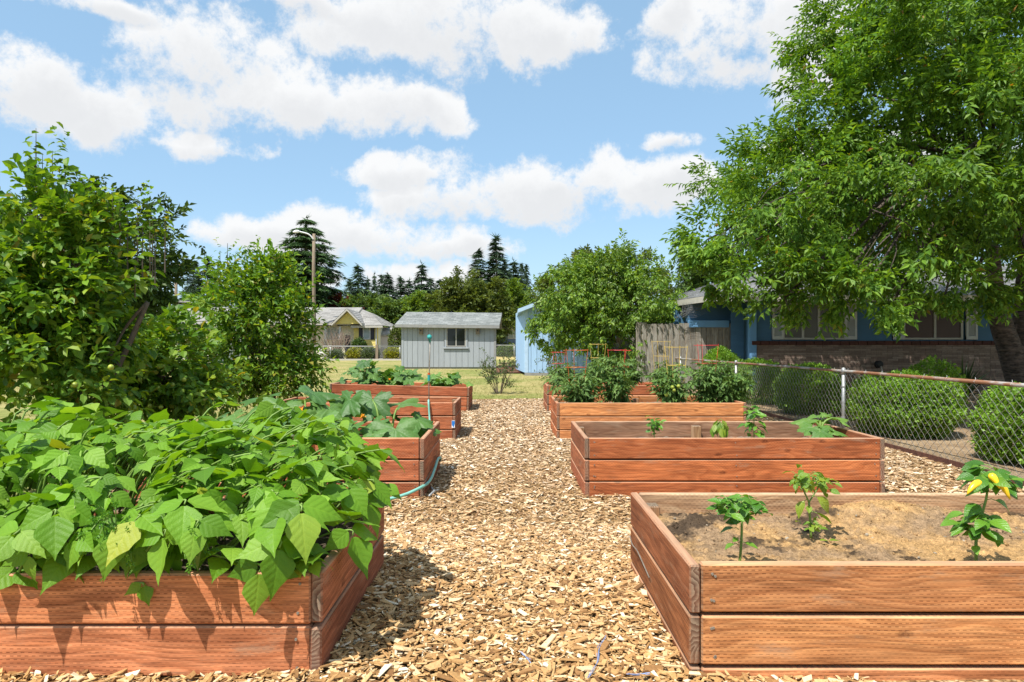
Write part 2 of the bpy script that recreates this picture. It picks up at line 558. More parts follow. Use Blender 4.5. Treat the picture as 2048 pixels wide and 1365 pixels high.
def wood_mat(name, incise=True, knots=True):
    """stained, weathered, incised timber: colour comes from the object's own colour; grain runs along local x"""
    m, g = newmat(name)
    oi = g.n('ShaderNodeObjectInfo')
    rn = oi.outputs['Random']
    co0 = g.coord('Object')
    co = g.vm('ADD', co0, g.comb(g.m('MULTIPLY', rn, 53.0), 0.0, g.m('MULTIPLY', rn, 17.0)))
    x, y, z = g.sep(co)
    gr = g.noise(g.vm('MULTIPLY', co, (1.1, 9, 13)), 2.2, 5, 0.6, 0.7)
    # cathedral figure
    wv = g.n('ShaderNodeTexWave', wave_type='BANDS', bands_direction='Z', wave_profile='SAW')
    g.put(wv.inputs['Vector'], g.vm('ADD', g.vm('MULTIPLY', co, (.42, 1.2, 1.0)), g.comb(0.0, 0.0, g.m('MULTIPLY', g.noise(g.vm('MULTIPLY', co, (.8, 2, 3.2)), 1.6, 2, .5), .32))))
    wv.inputs['Scale'].default_value = 9.0
    wv.inputs['Distortion'].default_value = 1.6
    wv.inputs['Detail'].default_value = 2
    fine = g.noise(g.vm('MULTIPLY', co, (3, 60, 90)), 3.0, 3, 0.6)
    big = g.noise(g.vm('MULTIPLY', co, (1.0, 2, 2.5)), 1.7, 4, 0.6)
    base = oi.outputs['Color']
    c = g.mix(1.0, base, g.ramp(gr, [(0.28, (.60, .54, .50)), (0.5, (1.0, 1.0, 1.0)), (0.75, (1.3, 1.34, 1.3))]), 'MULTIPLY')
    c = g.mix(0.75, c, g.mix(1.0, c, g.ramp(wv.outputs[0], [(0.0, (.80, .72, .66)), (0.75, (1.12, 1.18, 1.22)), (1.0, (.66, .56, .48))]), 'MULTIPLY'))
    c = g.mix(0.85, c, g.mix(1.0, c, g.ramp(big, [(0.3, (.62, .58, .54)), (0.55, (1.05, 1.05, 1.05)), (0.78, (1.25, 1.32, 1.32))]), 'MULTIPLY'))
    c = g.mix(0.85, c, g.mix(1.0, c, g.ramp(fine, [(0.3, .5), (0.48, 1.0), (0.7, 1.3)]), 'MULTIPLY'))
    h = g.m('ADD', g.m('MULTIPLY', gr, .6), g.m('MULTIPLY', fine, .5))
    if knots:
        vn = g.n('ShaderNodeTexVoronoi', feature='F1', voronoi_dimensions='2D')
        kv = g.comb(g.m('MULTIPLY', x, .62), g.m('MULTIPLY', g.m('ADD', z, g.m('MULTIPLY', big, .03)), 1.35), 0.0)
        g.put(vn.inputs['Vector'], kv)
        vn.inputs['Scale'].default_value = 3.1
        dist = vn.outputs['Distance']
        pick = g.m('GREATER_THAN', g.sep(vn.outputs['Color'])[0], 0.4)
        ring = g.m('MULTIPLY', g.mr(dist, .05, .15, 1, 0, True), pick)
        core = g.m('MULTIPLY', g.m('MULTIPLY', g.mr(dist, .03, .085, 1, 0, True), g.mr(g.noise(co, 90, 2), .35, .6, .45, 1)), pick)
        c = g.mix(g.m('MULTIPLY', ring, .35), c, g.mix(1.0, c, (1.25, 1.3, 1.25), 'MULTIPLY'))
        c = g.mix(g.m('MULTIPLY', core, .85), c, g.mix(1.0, c, (.32, .26, .24), 'MULTIPLY'))
    if incise:
        row = g.m('MULTIPLY', z, 1 / .0125)
        rw = g.m('FLOOR', row)
        ux = g.m('ADD', g.m('MULTIPLY', x, 1 / .026), g.m('MULTIPLY', g.m('MODULO', rw, 2.0), .5))
        ux = g.m('ADD', ux, g.m('MULTIPLY', g.noise(co, 30, 1, .5), .25))
        da = g.m('MULTIPLY', g.m('LESS_THAN', g.m('FRACT', ux), .5), g.m('LESS_THAN', g.m('FRACT', row), .26))
        wear = g.mr(g.noise(g.vm('MULTIPLY', co, (1.2, 2, 5)), 2.0, 3, .6), .36, .62, .1, 1)
        da = g.m('MULTIPLY', da, wear)
        c = g.mix(g.m('MULTIPLY', da, .8), c, g.mix(1.0, c, (.34, .27, .24), 'MULTIPLY'))
        h = g.m('SUBTRACT', h, g.m('MULTIPLY', da, 1.4))
    # greyed, worn patches
    wn = g.mr(g.noise(g.vm('MULTIPLY', co, (1.5, 3, 6)), 2.3, 5, .68), .55, .74, 0, .5, True)
    c = g.mix(wn, c, (.34, .24, .16))
    # weathered top edges and end grain
    nx, ny, nz_ = g.sep(g.coord('Normal'))
    endf = g.mr(g.m('ABSOLUTE', nx), .6, .8)
    topf = g.mr(nz_, .45, .8)
    ringd = g.voro(g.vm('MULTIPLY', co, (0, 1, 1)), 6.0)
    rings = g.m('FRACT', g.m('ADD', g.m('MULTIPLY', ringd, 14.0), g.m('MULTIPLY', g.noise(co, 40, 3), 1.2)))
    grey = g.mix(g.noise(g.vm('MULTIPLY', co, (2, 30, 30)), 2.0, 5, .65), (.12, .09, .065), (.44, .35, .25))
    c = g.mix(g.m('MULTIPLY', topf, .85), c, g.mix(1.0, g.mix(.35, grey, c), (1.6, 1.5, 1.38), 'MULTIPLY'))
    cut = g.mix(g.mr(rings, .2, 1.0), (.07, .055, .042), (.32, .26, .185))
    cut = g.mix(g.mr(big, .4, .7), cut, g.mix(.5, cut, base))
    c = g.mix(g.m('MULTIPLY', endf, .9), c, cut)
    g.bsdf(c, .78, g.bump(h, .5, .004), .25)
    return m

M = {}
M['wood'] = wood_mat('stained_timber')
M['post'] = wood_mat('post_timber', incise=False)
M['old_wood'] = wood_mat('weathered_timber', incise=False)
M['bean'] = leaf_mat('bean_leaf', [(.088, .205, .014), (.135, .30, .018), (.185, .375, .028), (.25, .44, .05)], .38, .48, .3, (1.45, 1.3, .35), 3.0, .3, .25, yellow=(.012, (.36, .42, .04)))
M['stem'] = plain('green_stem', (.16, .26, .05), .55, 0, 20, .25)
M['squash'] = leaf_mat('squash_leaf', [(.045, .13, .026), (.075, .185, .034), (.12, .24, .045)], .25, .5, .4, (1.8, 1.6, .45), 2.0, 0, .25, mott=(.42, (.21, .33, .17)))
M['squash2'] = leaf_mat('pale_squash_leaf', [(.07, .18, .028), (.11, .24, .035), (.16, .29, .05)], .28, .5, .4, (1.8, 1.6, .45), 2.0, 0, .25, mott=(.4, (.25, .36, .22)))
M['pepper'] = leaf_mat('pepper_leaf', [(.05, .16, .016), (.085, .23, .02), (.15, .32, .03)], .3, .32, .5, (1.7, 1.5, .4), 3, .3, .2)
M['pepper_pale'] = leaf_mat('pale_pepper_leaf', [(.12, .24, .02), (.18, .30, .028), (.26, .34, .035)], .34, .35, .5, (1.5, 1.3, .4), 3, .3, .2)
M['tomato'] = leaf_mat('tomato_leaf', [(.055, .125, .026), (.10, .19, .04), (.16, .26, .065)], .25, .55, .3, (1.8, 1.6, .45), 4.0, 0, .3)
M['cherry'] = leaf_mat('cherry_leaf', [(.05, .12, .014), (.082, .18, .018), (.13, .25, .025), (.20, .33, .04)], .32, .5, .3, (2.3, 2.0, .4), .9, 0, .4, yellow=(.008, (.32, .085, .03)))
M['pear'] = leaf_mat('pear_leaf', [(.052, .135, .014), (.095, .205, .019), (.15, .28, .026), (.26, .36, .04)], .32, .48, .35, (2.2, 1.9, .4), 1.5, 0, .3, yellow=(.04, (.24, .22, .03)))
M['dogwood'] = leaf_mat('dogwood_leaf', [(.07, .15, .018), (.11, .215, .024), (.165, .285, .034), (.25, .36, .05)], .32, .45, .4, (2.0, 1.7, .45), .8, 0, .35)
M['far_leaf'] = leaf_mat('far_tree_leaf', [(.055, .11, .018), (.09, .16, .025), (.14, .21, .036)], .25, .55, .3, (2.0, 1.7, .5), .35, 0, .4)
M['lime_leaf'] = leaf_mat('bright_tree_leaf', [(.075, .15, .018), (.12, .205, .024), (.17, .26, .034)], .3, .55, .3, (2.0, 1.7, .5), .35, 0, .35)
M['olive_leaf'] = leaf_mat('olive_tree_leaf', [(.06, .09, .016), (.10, .14, .024), (.16, .20, .04)], .25, .5, .3, (1.8, 1.6, .5), .4, 0, .4)
M['dark_leaf'] = leaf_mat('dark_tree_leaf', [(.03, .065, .014), (.05, .10, .018), (.08, .135, .025)], .22, .5, .3, (2.0, 1.7, .5), .4, 0, .4)
M['red_leaf'] = leaf_mat('red_tree_leaf', [(.10, .022, .014), (.16, .04, .02), (.22, .07, .03)], .2, .5, .3, (1.5, .9, .6), .4, 0, .35)
M['needle'] = leaf_mat('fir_needles', [(.022, .05, .024), (.036, .072, .032), (.055, .095, .038)], .08, .6, .25, (1.5, 1.5, .8), .3, 0, .35)
M['cedar'] = leaf_mat('cedar_needles', [(.035, .08, .026), (.055, .115, .034), (.085, .155, .042)], .1, .6, .25, (1.5, 1.5, .8), .4, 0, .35)
M['box'] = leaf_mat('boxwood_leaf', [(.09, .20, .015), (.155, .30, .022), (.24, .40, .034)], .3, .45, .4, (1.8, 1.6, .4), 3, 0, .3)
M['gold'] = leaf_mat('golden_shrub_leaf', [(.17, .22, .02), (.29, .30, .025), (.42, .38, .035)], .25, .5, .3, (1.5, 1.4, .5), 3, 0, .3)
M['shrub'] = leaf_mat('grey_shrub_leaf', [(.06, .10, .035), (.09, .135, .045), (.12, .16, .06)], .25, .5, .3, (1.6, 1.5, .6), 3, 0, .3)
M['sword'] = leaf_mat('sword_leaf', [(.03, .07, .02), (.05, .10, .025)], .15, .35, .5, (1.8, 1.6, .5), 3, 0, .3)
M['bark'] = plain('bark', (.105, .082, .064), .9, 0, 9, .5, .8, .2, (1, 1, .35), bdist=.03)
M['cherry_bark'] = plain('cherry_bark', (.085, .066, .055), .8, 0, 9, .85, 1.0, .3, (1, 1, 3.0), bdist=.05)
M['twig'] = plain('twig', (.13, .10, .075), .85, 0, 20, .3)
M['dry_twig'] = plain('dry_twig', (.26, .19, .145), .85, 0, 20, .3)
M['galv'] = plain('galvanised_steel', (.34, .35, .35), .5, .55, 60, .25, .1)
M['wire'] = plain('fence_wire', (.36, .37, .365), .5, .5, 40, .2)
M['rust'] = None
m_, g_ = newmat('rusty_rail')
co_ = g_.coord('Object')
rn_ = g_.mr(g_.noise(g_.vm('MULTIPLY', co_, (1, .35, 1)), 5.0, 5, .7), .40, .56, 0, 1, True)
g_.bsdf(g_.mix(rn_, (.34, .335, .32), g_.mix(g_.noise(co_, 40, 3), (.17, .07, .035), (.30, .15, .08))), .65, g_.bump(g_.noise(co_, 60, 3), .2, .002), .35, .15)
M['rust'] = m_
M['edging'] = plain('rusted_edging', (.10, .042, .028), .85, 0, 20, .4, .3)
M['hose'] = plain('teal_hose', (.19, .48, .40), .42, 0, 20, .08, .05, .5)
M['teal'] = plain('teal_plastic', (.03, .30, .28), .35, 0, 20, .06)
M['orange'] = plain('orange_plastic', (.55, .10, .02), .4, 0, 20, .06)
M['pole_steel'] = plain('dull_steel', (.26, .23, .19), .5, .3, 30, .3)
M['red_wire'] = plain('red_painted_wire', (.52, .028, .03), .4, 0, 30, .1)
M['orange_wire'] = plain('orange_painted_wire', (.50, .10, .02), .4, 0, 30, .15)
M['yellow_wire'] = plain('yellow_painted_wire', (.60, .42, .09), .4, 0, 30, .1)
M['twine'] = plain('blue_twine', (.22, .29, .48), .8, 0, 60, .3)
M['yellow_fruit'] = plain('yellow_pepper', (.80, .52, .02), .28, 0, 8, .12, 0, .5)
M['green_fruit'] = plain('green_fruit', (.28, .34, .04), .4, 0, 18, .18, 0, .5, objrand=.2)
M['petal'] = plain('squash_petal', (.78, .30, .015), .6, 0, 20, .15)
M['slate'] = plain('slate_tile', (.17, .17, .17), .8, 0, 14, .3, .3)
M['stone'] = plain('pebble', (.30, .26, .2), .85, 0, 18, .3, .3, objrand=.25)
M['white'] = plain('white_paint', (.50, .50, .48), .5, 0, 8, .06)
M['cream_trim'] = plain('cream_trim', (.44, .42, .37), .55, 0, 8, .1)
M['plastic_white'] = plain('white_plastic', (.80, .80, .80), .35, 0, 8, .03)
M['grey_siding'] = plain('grey_painted_siding', (.31, .335, .36), .75, 0, 3.0, .07, .25, .25, (7, 7, .7), objrand=.035)
M['grey_trim'] = plain('grey_trim', (.255, .255, .245), .75, 0, 5, .12, .2, .25)
M['blue_siding'] = plain('blue_painted_siding', (.33, .50, .73), .7, 0, 3.0, .06, .2, .25, (7, 7, .7), objrand=.025)
M['blue_trim'] = plain('pale_blue_trim', (.40, .55, .74), .65, 0, 5, .08, .1, .25)
M['house_blue'] = plain('blue_lap_siding', (.066, .155, .26), .65, 0, 4.0, .08, .15, .3, (.5, 3, 3), objrand=.03)
M['house_blue_trim'] = plain('house_blue_trim', (.135, .30, .52), .6, 0, 5, .05)
M['navy'] = plain('slate_blue_siding', (.13, .18, .27), .7, 0, 4.0, .08, .15)
M['yellow_siding'] = plain('yellow_lap_siding', (.70, .58, .18), .7, 0, 4.0, .05, .1)
M['cream_siding'] = plain('cream_lap_siding', (.66, .64, .50), .7, 0, 4.0, .05, .1)
M['pale_siding'] = plain('pale_pink_siding', (.58, .52, .50), .7, 0, 4.0, .05, .1)
M['dark'] = plain('dark_brown_paint', (.035, .024, .02), .6, 0, 4, .2)
M['shutter_dark'] = plain('dark_shutter', (.03, .03, .04), .6, 0, 4, .1)
M['vinyl'] = plain('grey_vinyl_frame', (.40, .38, .34), .5, 0, 8, .08)
M['mortar'] = plain('mortar', (.16, .135, .115), .95, 0, 30, .2, .3)
M['cap_brick'] = plain('dark_red_brick', (.085, .028, .02), .8, 0, 20, .3, .3, objrand=.25)
M['fixture'] = plain('birdhouse_wood', (.20, .155, .10), .8, 0, 10, .25, .2)
M['black'] = plain('black_plastic', (.02, .02, .02), .6, 0, 8, .1)
M['dirt_box'] = plain('pole_wood', (.24, .19, .135), .9, 0, 7, .3, .4, .2, (3, 3, .4))
M['net'] = plain('bird_netting', (.16, .16, .16), .8, 0, 20, .1)
m_, g_ = newmat('roman_brick')
ri_ = g_.n('ShaderNodeNewGeometry').outputs['Random Per Island']
g_.bsdf(g_.mix(1.0, g_.ramp(ri_, [(0, (.18, .125, .10)), (.5, (.24, .175, .14)), (1, (.32, .245, .20))]), g_.ramp(g_.noise(g_.coord('Object'), 30, 4), [(.3, .8), (.7, 1.15)]), 'MULTIPLY'), .9, g_.bump(g_.noise(g_.coord('Object'), 60, 4), .4, .004), .2)
M['brick'] = m_

def glass(name, col, rough=.04):
    m, g = newmat(name)
    g.bsdf(g.mix(g.noise(g.coord('Object'), 2.2, 3), col, tuple(min(1, c * 1.7 + .004) for c in col)), rough, None, .3)
    return m
M['glass'] = glass('dark_window_glass', (.016, .018, .018))
M['pane_brown'] = glass('brown_curtained_glass', (.035, .010, .004), .3)
M['pane_pale'] = glass('curtained_glass', (.075, .072, .06), .25)
M['pane_blue'] = glass('pale_window_glass', (.22, .26, .26), .1)

def shingle_mat(name, a, b):
    m, g = newmat(name)
    r = g.n('ShaderNodeNewGeometry').outputs['Random Per Island']
    pos = g.n('ShaderNodeNewGeometry').outputs['Position']
    c = g.mix(g.m('ADD', g.m('MULTIPLY', r, .65), g.m('MULTIPLY', g.noise(pos, 14, 5, .7), .35)), a, b)
    c = g.mix(.5, c, g.mix(1.0, c, g.ramp(g.noise(pos, .9, 3), [(.3, .72), (.7, 1.2)]), 'MULTIPLY'))
    g.bsdf(c, .95, g.bump(g.noise(pos, 60, 4), .5, .006), .15)
    return m
M['roof_grey'] = shingle_mat('grey_shingle', (.15, .165, .16), (.35, .365, .355))
M['roof_house'] = shingle_mat('weathered_shingle', (.13, .135, .14), (.34, .345, .35))
M['roof_far'] = shingle_mat('pale_shingle', (.24, .23, .215), (.42, .41, .39))
M['roof_brown'] = shingle_mat('brown_shingle', (.19, .12, .085), (.33, .215, .16))

# ground materials
m_, g_ = newmat('wood_chip_bed')
p_ = g_.n('ShaderNodeNewGeometry').outputs['Position']
st_ = g_.vm('ADD', g_.vm('MULTIPLY', p_, (1, 1, 1)), g_.vm('MULTIPLY', g_.noise(p_, 25, 2, .5, 0, 1), (.03, .03, .0)))
vc_ = g_.voro(st_, 55, 'Color')
vd_ = g_.voro(st_, 55, 'Distance')
c_ = g_.ramp(g_.sep(vc_)[0], [(0, (.22, .125, .05)), (.35, (.38, .235, .10)), (.7, (.48, .32, .15)), (1, (.62, .48, .29))])
c_ = g_.mix(g_.mr(vd_, .25, .75), c_, g_.mix(1.0, c_, (.35, .3, .25), 'MULTIPLY'))
g_.bsdf(c_, .95, g_.bump(g_.sep(vc_)[1], .8, .015), .2)
M['chip_bed'] = m_

m_, g_ = newmat('wood_chips')
ri_ = g_.n('ShaderNodeNewGeometry').outputs['Random Per Island']
oi_ = g_.n('ShaderNodeObjectInfo').outputs['Random']
r_ = g_.m('FRACT', g_.m('ADD', ri_, oi_))
p_ = g_.n('ShaderNodeNewGeometry').outputs['Position']
c_ = g_.ramp(r_, [(0, (.16, .075, .026)), (.15, (.32, .165, .055)), (.5, (.47, .265, .092)), (.78, (.57, .355, .145)), (.92, (.68, .50, .28)), (1, (.80, .70, .52))])
ypos_ = g_.sep(p_)[1]
weath_ = g_.mr(g_.m('ADD', g_.m('MULTIPLY', g_.noise(p_, 1.3, 3), 4.0), ypos_), 3.2, 9.5, 0, .62)       # older, silvered chips farther along the path
c_ = g_.mix(weath_, c_, g_.ramp(r_, [(0, (.20, .125, .07)), (.3, (.43, .305, .185)), (.7, (.61, .475, .335)), (1, (.80, .73, .61))]))
c_ = g_.mix(1.0, c_, g_.ramp(g_.noise(p_, 120, 2), [(.3, .8), (.7, 1.15)]), 'MULTIPLY')
g_.bsdf(c_, .85, None, .25)
M['chip'] = m_

def soil_mat(name, dry, mid, wet, wetness):
    m, g = newmat(name)
    p = g.n('ShaderNodeNewGeometry').outputs['Position']
    n1 = g.noise(p, 2.6, 5, .62)
    n2 = g.noise(p, 28, 5, .7)
    n3 = g.noise(p, 120, 3, .7)
    c = g.mix(g.mr(n1, .40, .60, 0, 1, True), mid, dry)
    c = g.mix(g.mr(g.noise(g.vm('ADD', p, (7, 3, 0)), 3.4, 4, .6), wetness, wetness + .07, 0, .9, True), c, wet)
    c = g.mix(.9, c, g.mix(1.0, c, g.ramp(n2, [(.3, .45), (.7, 1.35)]), 'MULTIPLY'))
    c = g.mix(.8, c, g.mix(1.0, c, g.ramp(n3, [(.3, .5), (.7, 1.4)]), 'MULTIPLY'))
    g.bsdf(c, .97, g.bump(g.m('ADD', n2, g.m('MULTIPLY', n3, .6)), .9, .012), .12)
    return m
M['sand_soil'] = soil_mat('sandy_soil', (.47, .285, .12), (.30, .20, .115), (.06, .042, .028), .57)
M['grey_soil'] = soil_mat('grey_soil', (.26, .21, .16), (.19, .155, .12), (.06, .045, .034), .55)
M['dark_soil'] = soil_mat('dark_soil', (.16, .12, .085), (.11, .085, .06), (.045, .034, .026), .55)
M['bare_earth'] = soil_mat('bare_earth', (.38, .275, .17), (.29, .20, .12), (.12, .085, .055), .66)
M['red_mulch'] = soil_mat('red_brown_mulch', (.19, .085, .05), (.14, .06, .04), (.06, .03, .02), .6)

m_, g_ = newmat('dry_lawn')
p_ = g_.n('ShaderNodeNewGeometry').outputs['Position']
n1_ = g_.noise(p_, .35, 4, .6); n2_ = g_.noise(g_.vm('MULTIPLY', p_, (1, .35, 1)), 7, 5, .65)
c_ = g_.mix(g_.mr(n1_, .42, .56, 0, 1, True), (.21, .225, .07), (.33, .285, .125))
far_ = g_.mr(g_.sep(p_)[1], 55, 62, 0, .75)
c_ = g_.mix(far_, c_, (.46, .36, .17))
c_ = g_.mix(.8, c_, g_.mix(1.0, c_, g_.ramp(n2_, [(.3, (.62, .68, .5)), (.7, (1.25, 1.2, 1.2))]), 'MULTIPLY'))
g_.bsdf(c_, .95, g_.bump(n2_, .8, .03), .1)
M['lawn'] = m_
M['blade'] = leaf_mat('grass_blade', [(.15, .19, .045), (.23, .24, .07), (.33, .29, .12)], .3, .6, .2, (1.3, 1.25, .6), 1.0, 0, .3)

# ------------------------------------------------------------------ ground
def sst(a, b, x):
    t = np.clip((x - a) / (b - a), 0, 1)
    return t * t * (3 - 2 * t)

_w = [(rng.uniform(.8, 5), rng.uniform(0, 6.28), rng.uniform(0, 6.28)) for _ in range(14)]
def bumps(x, y):
    z = 0
    for k, a, ph in _w:
        z = z + np.sin((x * math.cos(a) + y * math.sin(a)) * k * 1.7 + ph) / len(_w)
    return z

def hz(x, y):
    """height of the wood-chip surface"""
    x, y = np.asarray(x, float), np.asarray(y, float)
    near = 1 - sst(3.0, 5.2, y)
    edge = np.exp(-((np.abs(x) - .66) / .16) ** 2) * .02
    return near * (.085 + .055 * (1 - sst(-.75, .1, x))) + .02 * bumps(x, y) + edge * near

def sheet(name, x0, x1, y0, y1, nx, ny, fz, mat, parent=None, kind='structure', smooth=True):
    X, Y = np.meshgrid(np.linspace(x0, x1, nx), np.linspace(y0, y1, ny))
    Z = fz(X, Y)
    V = np.stack([X, Y, Z], -1).reshape(-1, 3)
    i = (np.arange(ny - 1)[:, None] * nx + np.arange(nx - 1)[None]).ravel()
    F = np.stack([i, i + 1, i + nx + 1, i + nx], -1)
    o = link(name, mesh(name, V, F, None, smooth), mat, parent)
    if parent is None and kind:
        o['kind'] = kind
    return o

EDGE_Y = 15.9
# one sheet of lawn that reaches the horizon, with finer cells near the garden
xs = np.unique(np.concatenate([np.linspace(-900, -60, 8), np.linspace(-60, 60, 61), np.linspace(60, 900, 8)]))
ys = np.unique(np.concatenate([np.linspace(-60, 0, 4), np.linspace(0, 80, 81), np.linspace(80, 1500, 12)]))
X, Y = np.meshgrid(xs, ys)
Z = -.03 + .02 * bumps(X * .3, Y * .3) * (Y < 80) - .25 * (1 - sst(13.0, EDGE_Y - .4, Y)) * sst(-4.6, -3.7, X) * (1 - sst(8, 14, X))
nx = len(xs)
i = (np.arange(len(ys) - 1)[:, None] * nx + np.arange(nx - 1)[None]).ravel()
lawn = link('lawn', mesh('lawn', np.stack([X, Y, Z], -1).reshape(-1, 3), np.stack([i, i + 1, i + nx + 1, i + nx], -1), None, True), M['lawn'])
lawn['kind'] = 'structure'

path = sheet('wood_chip_path', -4.3, 4.9, .8, EDGE_Y, 130, 210,
             lambda x, y: hz(x, y) - .006 - .08 * sst(EDGE_Y - .5, EDGE_Y + .02, y + .25 * np.sin(x * 2.1) + .12 * np.sin(x * 5.3)) - .10 * (1 - sst(-4.3, -3.75, x + .15 * np.sin(y * 1.7))), M['chip_bed'])
sheet('garden_earth', 4.9, 17.0, 1.0, 19.0, 60, 80, lambda x, y: .012 + .03 * bumps(x, y), M['bare_earth'])

BEDS = {}      # name -> x0, x1, y0, y1, top, rotation
BED_T = .04
_v, _f = tube([(0, 0, -.003), (0, 0, .001)], [.0055, .0045], 8)
SCREW = mesh('screw', _v, _f); SCREW.materials.append(M['pole_steel'])
def in_bed(x, y, pad=0.0):
    r = np.zeros(np.shape(x), bool)
    for (x0, x1, y0, y1) in BEDS.values():
        r |= (x > x0 - pad) & (x < x1 + pad) & (y > y0 - pad) & (y < y1 + pad)
    return r

def bed(key, label, x0, x1, y0, y1, top, cf, cs, soil, soilmat, rot=(0, 0, 0), cback=None, soilfn=None):
    BEDS[key] = (x0, x1, y0, y1)
    cx, cy = (x0 + x1) / 2, (y0 + y1) / 2
    e = tag(empty('raised_bed', (cx, cy, 0), rot), label, 'raised bed', 'wooden raised beds along the chip path')
    L, D, T = x1 - x0, y1 - y0, BED_T
    H, gap = .176, .013
    def jit(c, a=.2):
        k = 1 + random.uniform(-a, a)
        return tuple(min(.9, q * k * (1 + random.uniform(-.04, .04))) for q in c)
    for r in range(3):
        z = top - H / 2 - r * (H + gap)
        for (yy, c) in ((-D / 2 + T / 2, cf), (D / 2 - T / 2, cback or cf)):
            link('plank', boxmesh(L - 2 * T - .004, T, H, M['wood'], .006), None, e,
                 (random.uniform(-.001, .001), yy + random.uniform(-.003, .003), z + random.uniform(-.002, .002)),
                 (random.uniform(-.008, .008), random.uniform(-.0012, .0012), random.uniform(-.0008, .0008)), jit(c))
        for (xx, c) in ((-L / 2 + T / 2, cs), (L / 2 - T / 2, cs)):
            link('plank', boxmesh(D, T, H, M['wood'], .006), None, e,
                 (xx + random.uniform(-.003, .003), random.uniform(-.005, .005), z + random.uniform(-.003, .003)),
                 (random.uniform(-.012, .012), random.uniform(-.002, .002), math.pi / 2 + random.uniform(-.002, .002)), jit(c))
    if y0 < 6:
        for r in range(3):
            z = top - H / 2 - r * (H + gap)
            for sx in (-L / 2 + T + .045, -L / 2 + T + .05, L / 2 - T - .045, .01):
                for dz_ in (-.05, .05):
                    o = link('screw', SCREW, None, e, (sx + random.uniform(-.008, .008), -D / 2 - .0035, z + dz_ + random.uniform(-.01, .01)), (math.pi / 2, 0, 0))
    for px in (-L / 2 + T + .047, 0.0, L / 2 - T - .047):
        for py in (-D / 2 + T + .047, D / 2 - T - .047):
            # posts stand upright: grain along local x
            link('post', boxmesh(top - .02, .088, .088, M['post'], .006), None, e, (px, py, (top - .02) / 2 - .012 - random.uniform(0, .02)), (0, -math.pi / 2, 0), jit((.30, .17, .085)))
    nx, ny = (150, 70) if y0 < 3 else (70, 36)
    fz = soilfn or (lambda x, y: soil + .028 * bumps(x * 1.6 + cx * 3, y * 1.6 + cy))
    X, Y = np.meshgrid(np.linspace(-L / 2 + T, L / 2 - T, nx), np.linspace(-D / 2 + T, D / 2 - T, ny))
    Z = fz(X, Y) + rng.normal(0, .006, X.shape) + .004 * np.sin(X * 31 + 5 * np.sin(Y * 17)) * np.sin(Y * 27 + 4 * np.sin(X * 13))
    i = (np.arange(ny - 1)[:, None] * nx + np.arange(nx - 1)[None]).ravel()
    link('soil', mesh('soil', np.stack([X, Y, Z], -1).reshape(-1, 3), np.stack([i, i + 1, i + nx + 1, i + nx], -1), None, True), soilmat, e)
    return e

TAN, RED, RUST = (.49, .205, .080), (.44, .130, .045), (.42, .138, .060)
def soil_r1(x, y):
    z = .375 + .02 * bumps(x * 2 + 3, y * 2)
    z = z + .05 * np.exp(-((y - .5) / .16) ** 2) * (.5 + .5 * np.sin(x * 3.1 + 1.2)) + .055 * np.exp(-((x + .05) / .3) ** 2 - ((y - .45) / .2) ** 2)
    return z + .03 * np.exp(-((x + 1.0) / .25) ** 2 - ((y - .42) / .15) ** 2)
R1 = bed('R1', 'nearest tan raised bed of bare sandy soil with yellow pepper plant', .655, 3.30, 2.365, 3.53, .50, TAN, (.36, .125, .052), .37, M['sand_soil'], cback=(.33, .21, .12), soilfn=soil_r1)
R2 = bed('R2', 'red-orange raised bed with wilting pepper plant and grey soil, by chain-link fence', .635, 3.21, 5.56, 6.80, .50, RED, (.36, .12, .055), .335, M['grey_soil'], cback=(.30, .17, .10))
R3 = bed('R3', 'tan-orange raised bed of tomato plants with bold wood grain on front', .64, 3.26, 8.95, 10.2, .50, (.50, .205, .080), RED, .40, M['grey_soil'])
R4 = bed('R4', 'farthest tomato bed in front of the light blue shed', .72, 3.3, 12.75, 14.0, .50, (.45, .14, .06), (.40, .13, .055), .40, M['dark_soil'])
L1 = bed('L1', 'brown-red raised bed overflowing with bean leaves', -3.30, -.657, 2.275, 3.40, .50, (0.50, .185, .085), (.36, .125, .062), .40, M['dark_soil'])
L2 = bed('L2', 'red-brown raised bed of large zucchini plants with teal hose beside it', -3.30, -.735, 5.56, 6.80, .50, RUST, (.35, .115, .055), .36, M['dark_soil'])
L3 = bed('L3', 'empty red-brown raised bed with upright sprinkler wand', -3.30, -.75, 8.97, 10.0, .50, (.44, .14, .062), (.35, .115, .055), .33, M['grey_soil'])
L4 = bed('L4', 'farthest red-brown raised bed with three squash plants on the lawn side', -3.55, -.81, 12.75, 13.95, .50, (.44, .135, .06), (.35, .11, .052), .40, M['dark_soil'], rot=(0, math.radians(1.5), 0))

# ---- wood chips: real splinters, 300 of the nearest as pieces of the path, the rest as one mass
def chip_shape(seed):
    r = np.random.default_rng(seed)
    l, w, t = 1.0, r.uniform(.16, .46), r.uniform(.04, .11)
    b = np.array([[-.5, -w / 2, 0], [.5, -w / 2, 0], [.5, w / 2, 0], [-.5, w / 2, 0]])
    b[:, 0] += r.uniform(-.24, .24, 4); b[:, 1] += r.uniform(-.12, .12, 4) * (w / .4)
    b[:, 2] += r.uniform(-.03, .03, 4)
    top = b * np.array([.97, .92, 1]) + [0, 0, t]
    V = np.vstack([b, top])
    F = np.array([[4, 5, 6, 7], [0, 1, 5, 4], [1, 2, 6, 5], [2, 3, 7, 6], [3, 0, 4, 7]])
    return V, F, np.zeros((8, 2))
CHIPS = [chip_shape(40 + k) for k in range(14)]
THIN = [(v, f[:2], u) for v, f, u in CHIPS]

